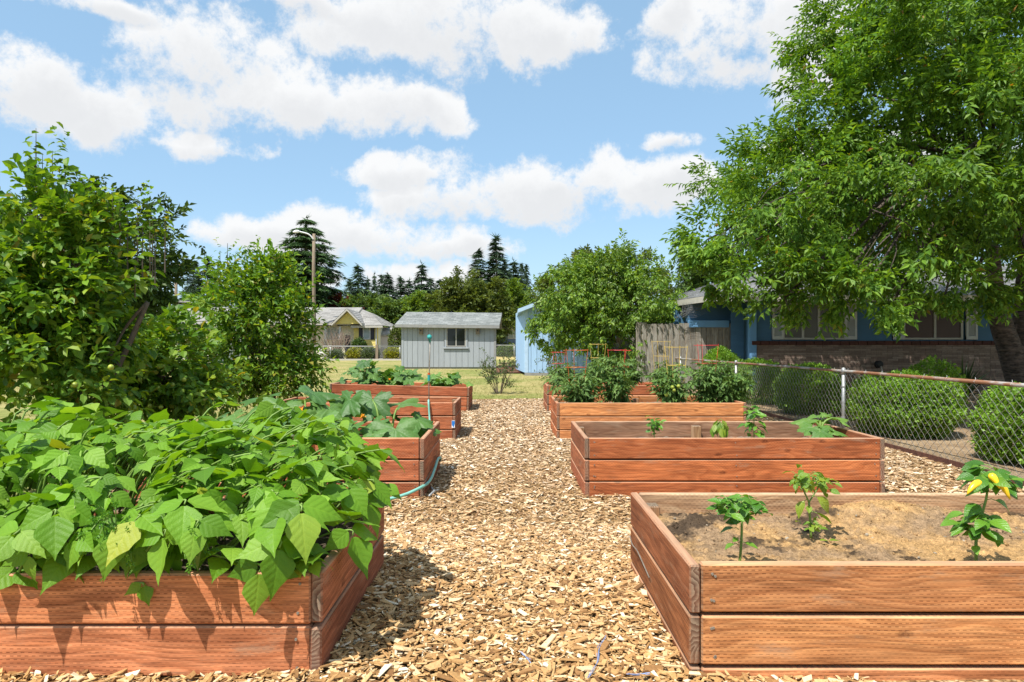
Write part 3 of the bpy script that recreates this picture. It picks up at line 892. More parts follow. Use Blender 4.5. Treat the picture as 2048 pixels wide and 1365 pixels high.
def chip_spots(n, x0, x1, y0, y1):
    x, y = rng.uniform(x0, x1, n), rng.uniform(y0, y1, n)
    ok = ~in_bed(x, y, .004) & (x > -1.95 - .75 * y) & (x < 1.0 + .85 * y) & (y < EDGE_Y - .45 + .25 * np.sin(x * 2.1)) & (x > -3.9)
    ok &= (x < 4.72)
    return x[ok], y[ok]
def chips(x, y, size):
    n = len(x)
    up = np.array([0, 0, 1.0]) + rng.normal(0, .26, (n, 3))
    a = rng.uniform(0, 6.283, n)
    f = np.stack([np.cos(a), np.sin(a), rng.normal(0, .22, n)], -1)
    s = np.minimum(size * np.exp(rng.normal(0, .4, n)), .062)
    z = hz(x, y) + rng.uniform(-.004, .012, n) + s * .06
    return np.stack([x, y, z], -1), frames(f, up), s
items = []
big_chips = []
for (n, box_, size) in ((58000, (-2.2, 1.3, 1.9, 4.6), .0245), (6000, (1.2, 4.8, 3.45, 5.6), .034), (30000, (-1.0, 4.8, 4.6, 8.6), .032), (6000, (-4.0, -.7, 3.4, 8.9), .036), (22000, (-1.2, 1.0, 8.6, EDGE_Y), .040), (7000, (1.0, 4.8, 8.6, EDGE_Y), .044)):
    x, y = chip_spots(n, box_[0], box_[1], box_[2], box_[3])
    pos, R, s = chips(x, y, size)
    k = rng.integers(0, len(CHIPS), len(x))
    for q in range(len(CHIPS)):
        w = k == q
        if w.any():
            items.append(scatter(CHIPS[q] if box_[3] < 5 else THIN[q], pos[w], R[w], s[w]))
V, F, U = combine(items)
o = link('wood_chips', mesh('wood_chips', V, F), M['chip'])
o['kind'] = 'stuff'
tag(o, 'tan wood chip mulch spread between the raised beds', 'wood chips')
cm = []
for q in range(len(CHIPS)):
    me = mesh('wood_chip', CHIPS[q][0], CHIPS[q][1]); me.materials.append(M['chip']); cm.append(me)
x = np.concatenate([rng.uniform(-.62, .62, 230), rng.uniform(-1.9, -.7, 50), rng.uniform(.62, 1.3, 20)])
y = np.concatenate([2.35 + 1.3 * rng.uniform(0, 1, 230) ** 1.6, rng.uniform(2.2, 2.27, 50), rng.uniform(2.28, 2.35, 20)])
pos, R, s = chips(x, y, .033)
pos[:, 2] += .008
for j in range(len(x)):
    o = bpy.data.objects.new('wood_chip', cm[j % len(cm)]); COL.objects.link(o); o.parent = path
    Mx = np.eye(4); Mx[:3, :3] = R[j] * s[j]; Mx[:3, 3] = pos[j]
    o.matrix_local = Matrix(Mx.tolist())

# grass blades on the part of the lawn near enough to show them
n = 60000
y = 14.5 + 26 * rng.uniform(0, 1, n) ** 1.7
x = rng.uniform(-1, 1, n) * (y * .8) - .5
edge = (y > EDGE_Y - .35 + .25 * np.sin(x * 2.1) + rng.normal(0, .12, n)) | (x < -4.0 + rng.normal(0, .1, n))
ok = edge & ~in_bed(x, y, .05) & (x < 4.7) & ~((x > -6.1) & (x < -.7) & (y > 35.9))
x2 = rng.uniform(-9, -4.1, 14000); y2 = rng.uniform(4.5, 16, 14000)
x, y = np.concatenate([x[ok], x2]), np.concatenate([y[ok], y2])
n = len(x)
a = rng.uniform(0, 6.283, n)
bl = (np.array([[0, -.05, 0], [0, .05, 0], [1, 0, .12]]), np.array([[0, 1, 2]]), np.zeros((3, 2)))
fw = np.stack([np.cos(a) * .7, np.sin(a) * .7, rng.uniform(.5, 1.3, n)], -1)
V, F, U = scatter(bl, np.stack([x, y, -.03 + 0 * x], -1), frames(fw, rv(n)), rng.uniform(.04, .10, n))
o = link('grass', mesh('grass', V, F), M['blade'])
o['kind'] = 'stuff'
tag(o, 'short dry yellow-green lawn grass', 'grass')

# ------------------------------------------------------------------ buildings
def lap_roof(mb, A, B, C, D, course=.14, tab=.30, th=.012):
    """shingles on the slope A-B (eave) to D-C (ridge), lapped course over course"""
    A, B, C, D = [np.asarray(q, float) for q in (A, B, C, D)]
    up = (D + C) / 2 - (A + B) / 2
    n = np.cross(B - A, up); n /= np.linalg.norm(n)
    if n[2] < 0:
        n = -n
    rows = max(2, int(np.linalg.norm(up) / course))
    for r in range(rows):
        t0, t1 = r / rows, min(1, (r + 1.25) / rows)
        e0, e1 = A + (D - A) * t0, B + (C - B) * t0
        f0, f1 = A + (D - A) * t1, B + (C - B) * t1
        w = np.linalg.norm(e1 - e0)
        k = max(1, int(w / tab))
        offs = (r % 2) * .5
        cuts = np.clip(np.concatenate([[0], (np.arange(1, k + 1) - offs + rng.uniform(-.12, .12, k)) / k, [1]]), 0, 1)
        cuts = np.unique(cuts)
        for a, b in zip(cuts[:-1], cuts[1:]):
            if b - a < .002:
                continue
            g_ = .006 / w
            p = [e0 + (e1 - e0) * (a + g_), e0 + (e1 - e0) * (b - g_), f0 + (f1 - f0) * (b - g_), f0 + (f1 - f0) * (a + g_)]
            hgt = th * rng.uniform(.8, 1.3)
            V = [p[0] + n * .002, p[1] + n * .002, p[0] + n * (hgt + .006), p[1] + n * (hgt + .006), p[2] + n * .004, p[3] + n * .004]
            mb.add(V, [[2, 3, 4, 5], [0, 1, 3, 2]])

def boards(parent, name, p0, p1, z0, z1, width, th, mat, gap=.008, top=None, color=None):
    """upright siding boards from p0 to p1 on the ground plan; top(t) may give a sloping head"""
    p0, p1 = np.array(p0, float), np.array(p1, float)
    L = np.linalg.norm(p1 - p0)
    n = max(1, round(L / width))
    a = math.atan2(p1[1] - p0[1], p1[0] - p0[0])
    org = np.array(parent.location)
    for i in range(n):
        t = (i + .5) / n
        c = p0 + (p1 - p0) * t
        w = L / n - gap
        if top is None:
            me = boxmesh(w, th, z1 - z0, mat, .003)
            link(name, me, None, parent, (c[0] - org[0], c[1] - org[1], (z0 + z1) / 2 - org[2]), (0, 0, a), color)
        else:
            ta, tb = top(i / n), top((i + 1) / n)
            V, F = cbox(w, th, 1.0, .003)
            sl = np.where(V[:, 0] < 0, ta, tb)
            V[:, 2] = np.where(V[:, 2] < 0, z0, sl)
            me = mesh(name, V, F); me.materials.append(mat)
            link(name, me, None, parent, (c[0] - org[0], c[1] - org[1], -org[2]), (0, 0, a), color)

# ---- grey garden shed
e = tag(empty('garden_shed', (-3.4, 36, 0)), 'grey board-sided garden shed with sliding window and shingled roof', 'shed')
SX0, SX1, SY0, SY1, SZ = -5.98, -.80, 36.0, 39.2, 2.42
ox, oy = 3.4, -36.0
def L_(p):
    return (p[0] + ox, p[1] + oy, p[2])
mb = MB(); mb.box((SX0 + .03 + ox, SY0 + .03 + oy, -.05), (SX1 - .03 + ox, SY1 - .03 + oy, SZ), .01)
mb.build('wall', M['grey_trim'], e)
wx0, wx1, wz0, wz1 = (893 - VX) * 36 / FPX, (931.5 - VX) * 36 / FPX, CAMH - 3.5 * 36 / FPX, CAMH + 34 * 36 / FPX
boards(e, 'siding_board', (SX0, SY0), (wx0 - .13, SY0), .06, SZ - .02, .305, .03, M['grey_siding'], .014)
boards(e, 'siding_board', (wx1 + .13, SY0), (SX1, SY0), .06, SZ - .02, .305, .03, M['grey_siding'], .014)
boards(e, 'siding_board', (wx0 - .13, SY0), (wx1 + .13, SY0), .06, wz0 - .16, .305, .03, M['grey_siding'], .014)
boards(e, 'siding_board', (wx0 - .13, SY0), (wx1 + .13, SY0), wz1 + .10, SZ - .02, .305, .03, M['grey_siding'], .014)
box('corner_trim', (SX0 - .03 + ox, -.035, .05), (SX0 + .09 + ox, .02, SZ), M['grey_siding'], e)
box('corner_trim', (SX1 - .09 + ox, -.035, .05), (SX1 + .03 + ox, .02, SZ), M['grey_trim'], e)
w = empty('window'); w.parent = e; w.location = ((wx0 + wx1) / 2 + ox, -.01, (wz0 + wz1) / 2)
ww, wh = wx1 - wx0, wz1 - wz0
mb = MB()
for s in (-1, 1):
    mb.box((s * (ww / 2 + .055) - .05, -.045, -wh / 2 - .1), (s * (ww / 2 + .055) + .05, .02, wh / 2 + .1))
mb.box((-ww / 2 - .01, -.043, wh / 2), (ww / 2 + .01, .02, wh / 2 + .1)); mb.build('casing', M['grey_siding'], w)
box('sill', (-ww / 2 - .17, -.10, -wh / 2 - .12), (ww / 2 + .17, .02, -wh / 2 - .03), M['grey_siding'], w)
mb = MB()
for x in (-ww / 2 + .025, 0, ww / 2 - .025):
    mb.box((x - .025, -.03, -wh / 2), (x + .025, .01, wh / 2))
for z in (-wh / 2 + .02, wh / 2 - .02):
    mb.box((-ww / 2, -.028, z - .02), (ww / 2, .008, z + .02))
mb.build('frame', M['vinyl'], w)
for s in (-1, 1):
    box('pane', (min(s * .025, s * (ww / 2 - .05)), -.012, -wh / 2 + .04), (max(s * .025, s * (ww / 2 - .05)), -.004, wh / 2 - .04), M['glass'], w)
OV = .34
ez = CAMH + 40.5 * 35.66 / FPX
ea, eb = L_((SX0 - .34, SY0 - OV, ez)), L_((SX1 + .22, SY0 - OV, ez - .06))
ra, rb = L_((SX0 - .05, 37.9, CAMH + 65.5 * 37.9 / FPX)), L_((SX1 + .34, 37.9, CAMH + 63.5 * 37.9 / FPX))
mb = MB(); lap_roof(mb, ea, eb, rb, ra, .16, .34, .018)
ba, bb = L_((SX0 - .3, SY1 + .35, ez - .05)), L_((SX1 + .3, SY1 + .35, ez - .1))
lap_roof(mb, bb, ba, ra, rb, .16, .34, .018)
rf = mb.build('roof', M['roof_grey'], e)
mb = MB()
for (a, b, c, dd) in ((ea, eb, rb, ra), (bb, ba, ra, rb)):
    q = [np.array(p) for p in (a, b, c, dd)]
    lo = [p - [0, 0, .07] for p in q]
    mb.add(q + lo, [[0, 1, 2, 3], [7, 6, 5, 4], [0, 4, 5, 1], [1, 5, 6, 2], [2, 6, 7, 3], [3, 7, 4, 0]])
mb.build('roof_deck', M['grey_trim'], e)
mb = MB()
fa, fb = np.array(ea), np.array(eb)
mb.add([fa + [0, -.02, .01], fb + [0, -.02, .01], fb + [0, -.02, -.15], fa + [0, -.02, -.15], fa + [0, .012, .01], fb + [0, .012, .01], fb + [0, .012, -.15], fa + [0, .012, -.15]],
       [[3, 2, 1, 0], [4, 5, 6, 7], [0, 1, 5, 4], [2, 3, 7, 6], [1, 2, 6, 5], [3, 0, 4, 7]])
mb.build('fascia', M['grey_trim'], e)
mb = MB()   # gable ends
for x in (SX0 + .02 + ox, SX1 - .02 + ox):
    mb.add([(x - .02, .05, SZ), (x + .02, .05, SZ), (x + .02, 1.9, ra[2] - .12), (x - .02, 1.9, ra[2] - .12), (x - .02, 3.15, SZ), (x + .02, 3.15, SZ)], [[0, 1, 2, 3], [3, 2, 5, 4], [0, 3, 4], [1, 5, 2]])
mb.build('gable', M['grey_siding'], e)
for x, nm in ((842.5, 'small birdhouse hung on the grey shed wall clear of its window'), (955.5, 'small birdhouse hung on the grey shed wall close beside its window')):
    c = P(x, 662, 35.98)
    b = tag(empty('birdhouse', (c[0], 35.985, c[2])), nm, 'birdhouse', 'birdhouses on the grey shed')
    mb = MB(); mb.box((-.10, -.18, -.19), (.10, .0, .14)); mb.build('body', M['fixture'], b)
    mb = MB(); mb.box((-.13, -.23, .14), (.13, .0, .17)); mb.build('lid', M['cream_trim'], b)
    mb = MB(); mb.tube([(0, -.19, .02), (0, -.178, .02)], .045, 10); mb.build('entrance_hole', M['black'], b)

# ---- light blue shed
BY = 28.0
e = tag(empty('blue_shed', (2.6, BY, 0)), 'light blue board-sided shed behind the tomato bed', 'shed')
bx0, bx1 = .66, 4.9
ezb, rzb, bxm = 2.95, 3.75, 2.95
def top(t):
    x = bx0 + (bx1 - bx0) * t
    return ezb - .12 + (rzb - ezb) * (1 - abs(x - bxm) / (bxm - bx0)) if x < bxm else ezb - .12 + (rzb - ezb) * (1 - (x - bxm) / (bx1 - bxm))
boards(e, 'siding_board', (bx0, BY), (bx1, BY), .10, 0, .245, .03, M['blue_siding'], .012, top)
boards(e, 'siding_board', (bx0 - .36, BY + 4.2), (bx0 - .02, BY + .03), .10, ezb - .1, .30, .03, M['blue_siding'], .012)
mb = MB(); mb.box((bx0 - 2.6 + .02, .04, -.05), (bx1 - 2.6, 4.2, ezb - .14), .01); mb.build('wall', M['blue_trim'], e)
mb = MB(); mb.box((bx0 - 2.6 - .03, -.05, -.05), (bx1 - 2.6 + .03, .02, .09), .004); mb.build('base_board', M['grey_trim'], e)
box('corner_trim', (bx0 - 2.6 - .03, -.04, .1), (bx0 - 2.6 + .12, .03, ezb - .12), M['blue_trim'], e)
mb = MB()
for s, xe in ((-1, bx0 - .32), (1, bx1 + .32)):
    A, B = np.array([xe - 2.6, -.45, ezb - .12]), np.array([xe - 2.6, 4.6, ezb - .12])
    C, D = np.array([bxm - 2.6, 4.6, rzb + .1]), np.array([bxm - 2.6, -.45, rzb + .1])
    if s < 0:
        lap_roof(mb, B, A, D, C, .2, .4)
    else:
        lap_roof(mb, A, B, C, D, .2, .4)
mb.build('roof', M['roof_grey'], e)
mb = MB()
for s, xe in ((-1, bx0 - .32), (1, bx1 + .32)):
    q = [np.array(p, float) for p in ((xe - 2.6, -.44, ezb - .13), (xe - 2.6, 4.58, ezb - .13), (bxm - 2.6, 4.58, rzb + .09), (bxm - 2.6, -.44, rzb + .09))]
    lo = [p - [0, 0, .16] for p in q]
    mb.add(q + lo, [[0, 1, 2, 3], [7, 6, 5, 4], [0, 4, 5, 1], [1, 5, 6, 2], [2, 6, 7, 3], [3, 7, 4, 0]])
mb.build('fascia', M['blue_trim'], e)

# ---- the blue house with its brick front under the cherry tree
HYY = 18.0
HX0, HX1, EAVE = (1503 - VX) * HYY / FPX, 17.5, 2.60
e = tag(empty('blue_house', (HX0, HYY, 0)), 'blue lap-sided house with brick lower wall and shuttered windows', 'house')
def H(x, y, z):
    return (x - HX0, y - HYY, z)
sill = CAMH + 9 * HYY / FPX
mb = MB(); mb.box(H(HX0 + .02, HYY + .14, -.1), H(HX1, HYY + 7.6, EAVE), .01); mb.build('wall', M['house_blue'], e)
def laps(parent, x0, x1, z0, z1, y, n, mat, gap=.0):
    h = (z1 - z0) / n
    for i in range(n):
        V = np.array([[x0, y - .028, 0], [x1, y - .028, 0], [x1, y - .008, h + .01], [x0, y - .008, h + .01], [x0, y + .01, 0], [x1, y + .01, 0]])
        me = mesh('siding_board', V, [[0, 1, 2, 3], [4, 5, 1, 0]])
        me.materials.append(mat)
        link('siding_board', me, None, parent, (0, 0, z0 + i * h))
# brick: many thin courses, joined
mb = MB()
zz = .02
row = 0
while zz < sill - .14:
    x = HX0 + .02 - (row % 2) * .15
    while x < HX1:
        xa, xb = max(x, HX0 + .02), min(x + .292, HX1)
        if xb - xa > .02:
            yy = HYY + .004 + rng.uniform(-.004, .004)
            mb.add([H(xa, yy, zz), H(xb, yy, zz), H(xb, yy, zz + .047), H(xa, yy, zz + .047), H(xa, HYY + .06, zz), H(xb, HYY + .06, zz), H(xb, HYY + .06, zz + .047), H(xa, HYY + .06, zz + .047)],
                   np.array([[0, 1, 2, 3], [3, 2, 6, 7], [0, 4, 5, 1], [0, 3, 7, 4], [1, 5, 6, 2]]))
        x += .30
    zz += .056; row += 1
bk = mb.build('brick_facing', M['brick'], e); bk['kind'] = 'stuff'
mb = MB(); mb.box(H(HX0 + .03, HYY + .018, 0), H(HX1, HYY + .13, sill - .1), .002); mb.build('mortar_wall', M['mortar'], e)
x = HX0 + .0
while x < HX1:
    box('cap_brick', H(x, HYY - .05, sill - .13), H(x + .235, HYY + .12, sill - .02), M['cap_brick'], e, .008)
    x += .245
# wall above the sill, around the windows (photo pixels at the wall's depth)
def hx(px):
    return (px - VX) * HYY / FPX
wz0_, wz1_ = sill + .02, CAMH + 84 * HYY / FPX
WINS = [(1569, 1692, 'pane_pale', (1608, 1640)), (1811, 1927, 'pane_brown', (1873,))]
gaps = [(HX0 + .16, hx(1546)), (hx(1716), hx(1788)), (hx(1958), HX1)]
for (a, b) in gaps:
    laps(e, a - HX0, b - HX0, wz0_ - .03, EAVE - .02, .12, 5, M['house_blue'])
for (a, b, mt, mull) in WINS:
    w = empty('window'); w.parent = e; w.location = (hx((a + b) / 2) - HX0, .10, (wz0_ + wz1_) / 2)
    hw, hh = (hx(b) - hx(a)) / 2, (wz1_ - wz0_) / 2
    mb = MB()
    for xx in [-hw, hw] + [hx(q) - hx((a + b) / 2) for q in mull]:
        mb.box((xx - .03, -.05, -hh), (xx + .03, .02, hh))
    mb.box((-hw, -.048, -hh), (hw, .018, -hh + .05)); mb.box((-hw, -.048, hh - .05), (hw, .018, hh))
    mb.build('frame', M['cream_trim'], w)
    ed = [-hw] + [hx(q) - hx((a + b) / 2) for q in mull] + [hw]
    for l, r in zip(ed[:-1], ed[1:]):
        box('pane', (l + .03, -.02, -hh + .05), (r - .03, -.01, hh - .05), M[mt], w)
for (a, b) in ((1546, 1569), (1692, 1716), (1788, 1811), (1935, 1958)):
    s = empty('shutter'); s.parent = e; s.location = (hx((a + b) / 2) - HX0, .07, (wz0_ + wz1_) / 2)
    hw, hh = (hx(b) - hx(a)) / 2, (wz1_ - wz0_) / 2
    mb = MB()
    for q in (-1, 1):
        mb.box((q * (hw - .03) - .03, -.03, -hh), (q * (hw - .03) + .03, .02, hh))
    for z in (-hh + .05, .12, hh - .05):
        mb.box((-hw, -.028, z - .05), (hw, .018, z + .05))
    mb.build('shutter_frame', M['white'], s)
    mb = MB()
    z = -hh + .11
    while z < hh - .1:
        if abs(z - .12) > .06:
            mb.add([(-hw + .06, -.018, z), (hw - .06, -.018, z), (hw - .06, .008, z + .034), (-hw + .06, .008, z + .034)], np.array([[0, 1, 2, 3]]))
        z += .034
    mb.build('louvres', M['white'], s)['kind'] = 'stuff'
box('corner_trim', H(HX0 - .06, HYY - .03, 0), H(HX0 + .13, HYY + .13, EAVE - .02), M['house_blue_trim'], e)
# entry wall left of the corner: lap siding set back, and the header beam above the fence
laps(e, hx(1472) - HX0, -.06, 0.0, EAVE - .1, .45, 8, M['house_blue'])
mb = MB(); mb.box(H(hx(1395), HYY + .9, 1.98), H(HX0, HYY + 1.2, EAVE - .05), .005); mb.build('porch_wall', M['house_blue'], e)
mb = MB(); mb.box(H(hx(1392), HYY + .62, 1.80), H(hx(1474), HYY + .86, 2.0), .008); mb.build('header_beam', M['house_blue_trim'], e)
mb = MB(); mb.box(H(hx(1375), HYY + 1.4, 0), H(HX0, HYY + 7.4, EAVE - .1), .01); mb.build('rear_wall', M['house_blue'], e)
# roof
A = np.array(H(5.36, 17.35, EAVE + .02)); B = np.array(H(4.66, 21.2, EAVE + .02)); A2 = np.array(H(HX1 + .6, 17.35, EAVE + .02))
RZ = CAMH + 163 * 21.2 / FPX
R0 = np.array(H(8.6, 21.4, RZ)); R1_ = np.array(H(HX1 + .6, 21.4, RZ)); C2 = np.array(H(4.66, 25.6, EAVE)); C3 = np.array(H(HX1 + .6, 25.6, EAVE))
mb = MB()
lap_roof(mb, A, A2, R1_, R0, .14, .32, .014)
lap_roof(mb, B, A, R0, R0 + [-.02, .02, 0], .14, .32, .014)
lap_roof(mb, C2, B, R0, R0 + [-.02, .02, 0], .14, .32, .014)
lap_roof(mb, C3, C2, R0, R1_, .2, .5, .014)
mb.build('roof', M['roof_house'], e)
mb = MB()
for poly in ((A, A2, R1_, R0), (B, A, R0), (C2, B, R0), (C3, C2, R0, R1_)):
    q = [p - [0, 0, .01] for p in poly]
    mb.add(q, [list(range(len(q)))])
q = [p - [0, 0, .13] for p in (A, A2, C3, C2, B)]
mb.add(q, [[4, 3, 2, 1, 0]])
mb.build('soffit', M['dark'], e)
mb = MB()
for (p, q_) in ((A, A2), (B, A), (C2, B)):
    dv = (q_ - p); nrm = np.array([dv[1], -dv[0], 0]); nrm /= np.linalg.norm(nrm)
    a0, b0 = p + nrm * .02, q_ + nrm * .02
    a1, b1 = p - nrm * .02, q_ - nrm * .02
    dn = np.array([0, 0, -.16])
    mb.add([a0, b0, b0 + dn, a0 + dn, a1, b1, b1 + dn, a1 + dn], [[3, 2, 1, 0], [4, 5, 6, 7], [0, 1, 5, 4], [2, 3, 7, 6], [1, 2, 6, 5], [3, 0, 4, 7]])
mb.build('gutter', M['cream_trim'], e)
# torn bird netting hung under the porch eave
net = tag(empty('bird_netting', (4.9, 18.3, 0)), 'torn black netting drooping under the porch eave', 'netting')
mb = MB()
for k in range(26):
    t = k / 25
    a = P(1365 + 58 * t, 606 - 3 * t, 18.4); b = P(1352 + 34 * t + rng.uniform(-4, 4), 640 + rng.uniform(-12, 2) - 18 * t, 18.5)
    m = (a + b) / 2 + [0.06, 0, -.08]
    mb.tube(bez(a, m, b, n=8) - [4.9, 18.3, 0], .004, 3, False)
for k in range(8):
    a = P(1365, 609 + k * 3.6, 18.42); b = P(1420, 604 + k * 2.4, 18.42)
    mb.tube(bez(a, (a + b) / 2 + [0, 0, -.1], b, n=8) - [4.9, 18.3, 0], .003, 3, False)
mb.build('net_strands', M['net'], net)

# ---- weathered board fence between tree and house
e = tag(empty('board_fence', (4.6, 19.0, 0)), 'weathered grey board fence beside the blue house corner', 'fence')
x = 3.72
k = 0
while x < 6.35:
    w_ = rng.uniform(.135, .16)
    hgt = 1.92 + rng.uniform(-.05, .03)
    yy = 18.75 + (x - 4.6) * -.06 + rng.uniform(-.008, .008)
    link('plank', boxmesh(round(hgt, 2), .02, round(w_, 2), M['old_wood'], .004), None, e, (x - 4.6, yy - 19.0, hgt / 2), (math.pi / 2 * 0, -math.pi / 2, math.pi / 2 * 0 + 0), tuple(np.array([.25, .232, .205]) * rng.uniform(.75, 1.2)))
    x += w_ + .008
for z in (.5, 1.5):
    box('rail', (-.9, -.16, z - .045), (1.75, -.11, z + .045), M['old_wood'], e, color=(.2, .18, .15))
e = tag(empty('broken_fence', (3.62, 19.6, 0), (math.radians(-6), math.radians(-13), math.radians(8))), 'broken weathered fence panel leaning over beside the round tree', 'fence panel')
for k in range(9):
    hgt = 1.5 + rng.uniform(-.12, .05)
    link('plank', boxmesh(round(hgt, 2), .02, .12, M['old_wood'], .004), None, e, (-.56 + k * .128, 0, hgt / 2), (0, -math.pi / 2 + rng.normal(0, .015), 0), tuple(np.array([.24, .225, .20]) * rng.uniform(.7, 1.15)))
for z in (.35, 1.22):
    box('rail', (-.62, -.065, z - .04), (.62, -.015, z + .04), M['old_wood'], e, color=(.12, .11, .1))
for (a, b, r_) in (((3.0, 19.4, 0), (3.45, 19.5, .95), .05), ((4.05, 19.2, 0), (4.25, 19.3, 1.35), .055)):
    o = tag(empty('fence_post', a), 'leaning broken fence post ' + ('near the round tree trunk' if r_ == .05 else 'beside the leaning fence panel'), 'fence post', 'broken fence posts')
    v = Vector(b) - Vector(a)
    link('post', boxmesh(round(v.length, 2), .1, .1, M['old_wood'], .006), None, o, tuple(v / 2), v.to_track_quat('X', 'Z').to_euler(), (.22, .2, .17))

# ------------------------------------------------------------------ chain-link fences
def chain_fence(label, p0, p1, top, bottom, posts, railmat, wire_r=.0024, pitch=.112, post_r=.026, rail_r=.021):
    p0, p1 = np.array(p0, float), np.array(p1, float)
    L = np.linalg.norm(p1 - p0)
    d_ = (p1 - p0) / L
    e = tag(empty('chain_link_fence', (*p0, 0)), label, 'fence')
    def at(s, z):
        return np.array([d_[0] * s, d_[1] * s, z])
    Hh = top - .03 - bottom
    mb = MB()
    s = -Hh
    while s < L:
        for sg in (1, -1):
            if sg > 0:
                a, b = (s, bottom), (s + Hh, top - .03)
            else:
                a, b = (s + Hh, bottom), (s, top - .03)
            (sa, za), (sb, zb) = a, b
            # clip to the fence's length
            def clip(sx, zx, sy, zy):
                if sx < 0: zx = zx + (zy - zx) * (0 - sx) / (sy - sx); sx = 0
                if sx > L: zx = zx + (zy - zx) * (L - sx) / (sy - sx); sx = L
                return sx, zx
            if max(sa, sb) <= 0 or min(sa, sb) >= L:
                continue
            sa, za = clip(sa, za, sb, zb); sb, zb = clip(sb, zb, sa, za)
            if abs(sa - sb) < .01:
                continue
            # wires weave: a slight zigzag through the plane
            n = max(2, int(abs(sb - sa) / (pitch / 2)) + 1)
            t = np.linspace(0, 1, n)
            pts = np.stack([at(sa + (sb - sa) * q, za + (zb - za) * q) for q in t])
            nr = np.array([-d_[1], d_[0], 0]) * (.004 * sg)
            pts += nr * ((np.arange(n) % 2) * 2 - 1)[:, None]
            mb.tube(pts, wire_r, 3, False)
        s += pitch
    w_ = mb.build('wire_mesh', M['wire'], e); w_['kind'] = 'stuff'
    mb = MB(); mb.tube([at(0, top), at(L * .33, top + .006), at(L * .66, top - .004), at(L, top)], rail_r, 8); mb.build('top_rail', railmat, e, True)
    for s in posts:
        mb = MB(); mb.tube([at(s, -.1), at(s, top - .01)], post_r, 10)
        po = mb.build('post', M['galv'], e, True)
        mb = MB(); mb.tube([at(s, top - .04), at(s, top + .02), at(s, top + .05), at(s, top + .058)], [post_r * 1.25, post_r * 1.3, post_r * .9, .004], 10); mb.build('cap', M['galv'], po, True)
        mb = MB()
        for z in (.25, .5, .75):
            z = bottom + (top - bottom) * z
            mb.tube([at(s, z - .012), at(s, z + .012)], post_r * 1.14, 10)
        mb.build('tie_band', M['galv'], po)
    return e, at
FX = 4.85
fe, fat = chain_fence('chain-link fence with rusty top rail in front of the clipped bushes', (FX, 4.2), (FX - .1, 23.5), .915, .03, [.9, 5.2, 9.6, 14.0, 19.2], M['rust'])
mb = MB()
s = .4
while s < 12:
    a = s + rng.uniform(-.05, .05)
    p = fat(a, .915)
    mb.tube([p + [.0, 0, .026], p + [.026, .006, 0], p + [0, .012, -.03], p + [-.026, .014, .0], p + [0, .02, .03], p + [.004, .03, .045]], .0022, 4)
    s += .42
mb.build('wire_tie', M['galv'], fe)
ed = tag(empty('lawn_edging', (FX - .1, 4.0, 0)), 'low rusted metal edging along the foot of the chain-link fence', 'edging')
mb = MB(); p_ = np.array([(FX - .1 + .02 * math.sin(q), q, .035) for q in np.linspace(3.6, 15.5, 26)]) - [FX - .1, 4.0, 0]
V = np.concatenate([p_ + [-.008, 0, -.08], p_ + [-.008, 0, .02], p_ + [.008, 0, .02], p_ + [.008, 0, -.08]])
k = len(p_); q = np.arange(k - 1)
mb.add(V, np.concatenate([np.stack([q + a * k, q + 1 + a * k, q + 1 + (a + 1) * k, q + (a + 1) * k], -1) for a in range(3)]))
mb.build('metal_strip', M['edging'], ed)

# far fences round the neighbours' lawns
FY = 56.0
def fx(px, Y=FY):
    return (px - VX) * Y / FPX
chain_fence('far chain-link fence in front of the yellow house', (fx(560), FY), (fx(806), FY), CAMH - 3 * FY / FPX, .05, [fx(q) - fx(560) for q in (600, 661, 754, 800)], M['galv'], .004, .16, .05, .03)
chain_fence('far chain-link fence in front of the slate-blue house', (fx(985, 66), 66.0), (fx(1045, 66), 66.0), CAMH - 1 * 66 / FPX, .05, [.3, 2.2], M['galv'], .004, .16, .05, .03)
# bigger timber corner post of the far fence
o = box('gate_post', (fx(751.5), FY - .12, -.05), (fx(756.5), FY + .1, 1.32), M['dirt_box'])
tag(o, 'weathered square post standing in the far chain-link fence', 'post')
kb = box('garden_kerb', (fx(540), FY - 1.0, -.05), (fx(806), FY - .75, .10), M['cream_trim'])
kb['kind'] = 'structure'
sheet('planting_strip', fx(540), fx(806), FY - .75, FY + 1.6, 20, 6, lambda x, y: .03 + .02 * bumps(x, y), M['bare_earth'])
# small timber edging and mulch by the far side of the grey shed
sheet('mulch_patch', -.75, .95, 30.0, 41, 12, 24, lambda x, y: .02 + .03 * bumps(x * 2, y * 2), M['red_mulch'])
e = tag(empty('timber_edging', (.3, 42, 0)), 'low dark timber edging behind the mulch patch', 'edging')
for k in range(3):
    box('plank', (-1.0 + k * .75, -.05, .02 + (k % 2) * .08), (-.28 + k * .75, .05, .16 + (k % 2) * .08), M['old_wood'], e, color=(.15, .11, .08))

# ------------------------------------------------------------------ far houses
def slab(mb, q, th):
    q = [np.asarray(p, float) for p in q]
    lo = [p - [0, 0, th] for p in q]
    n = len(q)
    F = [list(range(n)), [n + i for i in range(n)][::-1]]
    for i in range(n):
        F.append([i, n + i, n + (i + 1) % n, (i + 1) % n])
    mb.add(q + lo, F)

def lapwall(parent, name, x0, x1, y, z0, z1, mat, h=.2, org=(0, 0, 0)):
    mb = MB()
    z = z0
    while z < z1 - .01:
        t = min(h, z1 - z)
        mb.add([(x0 - org[0], y - .03 - org[1], z), (x1 - org[0], y - .03 - org[1], z), (x1 - org[0], y - org[1], z + t), (x0 - org[0], y - org[1], z + t), (x0 - org[0], y + .02 - org[1], z), (x1 - org[0], y + .02 - org[1], z)], [[0, 1, 2, 3], [4, 5, 1, 0]])
        z += t
    return mb.build(name, mat, parent)

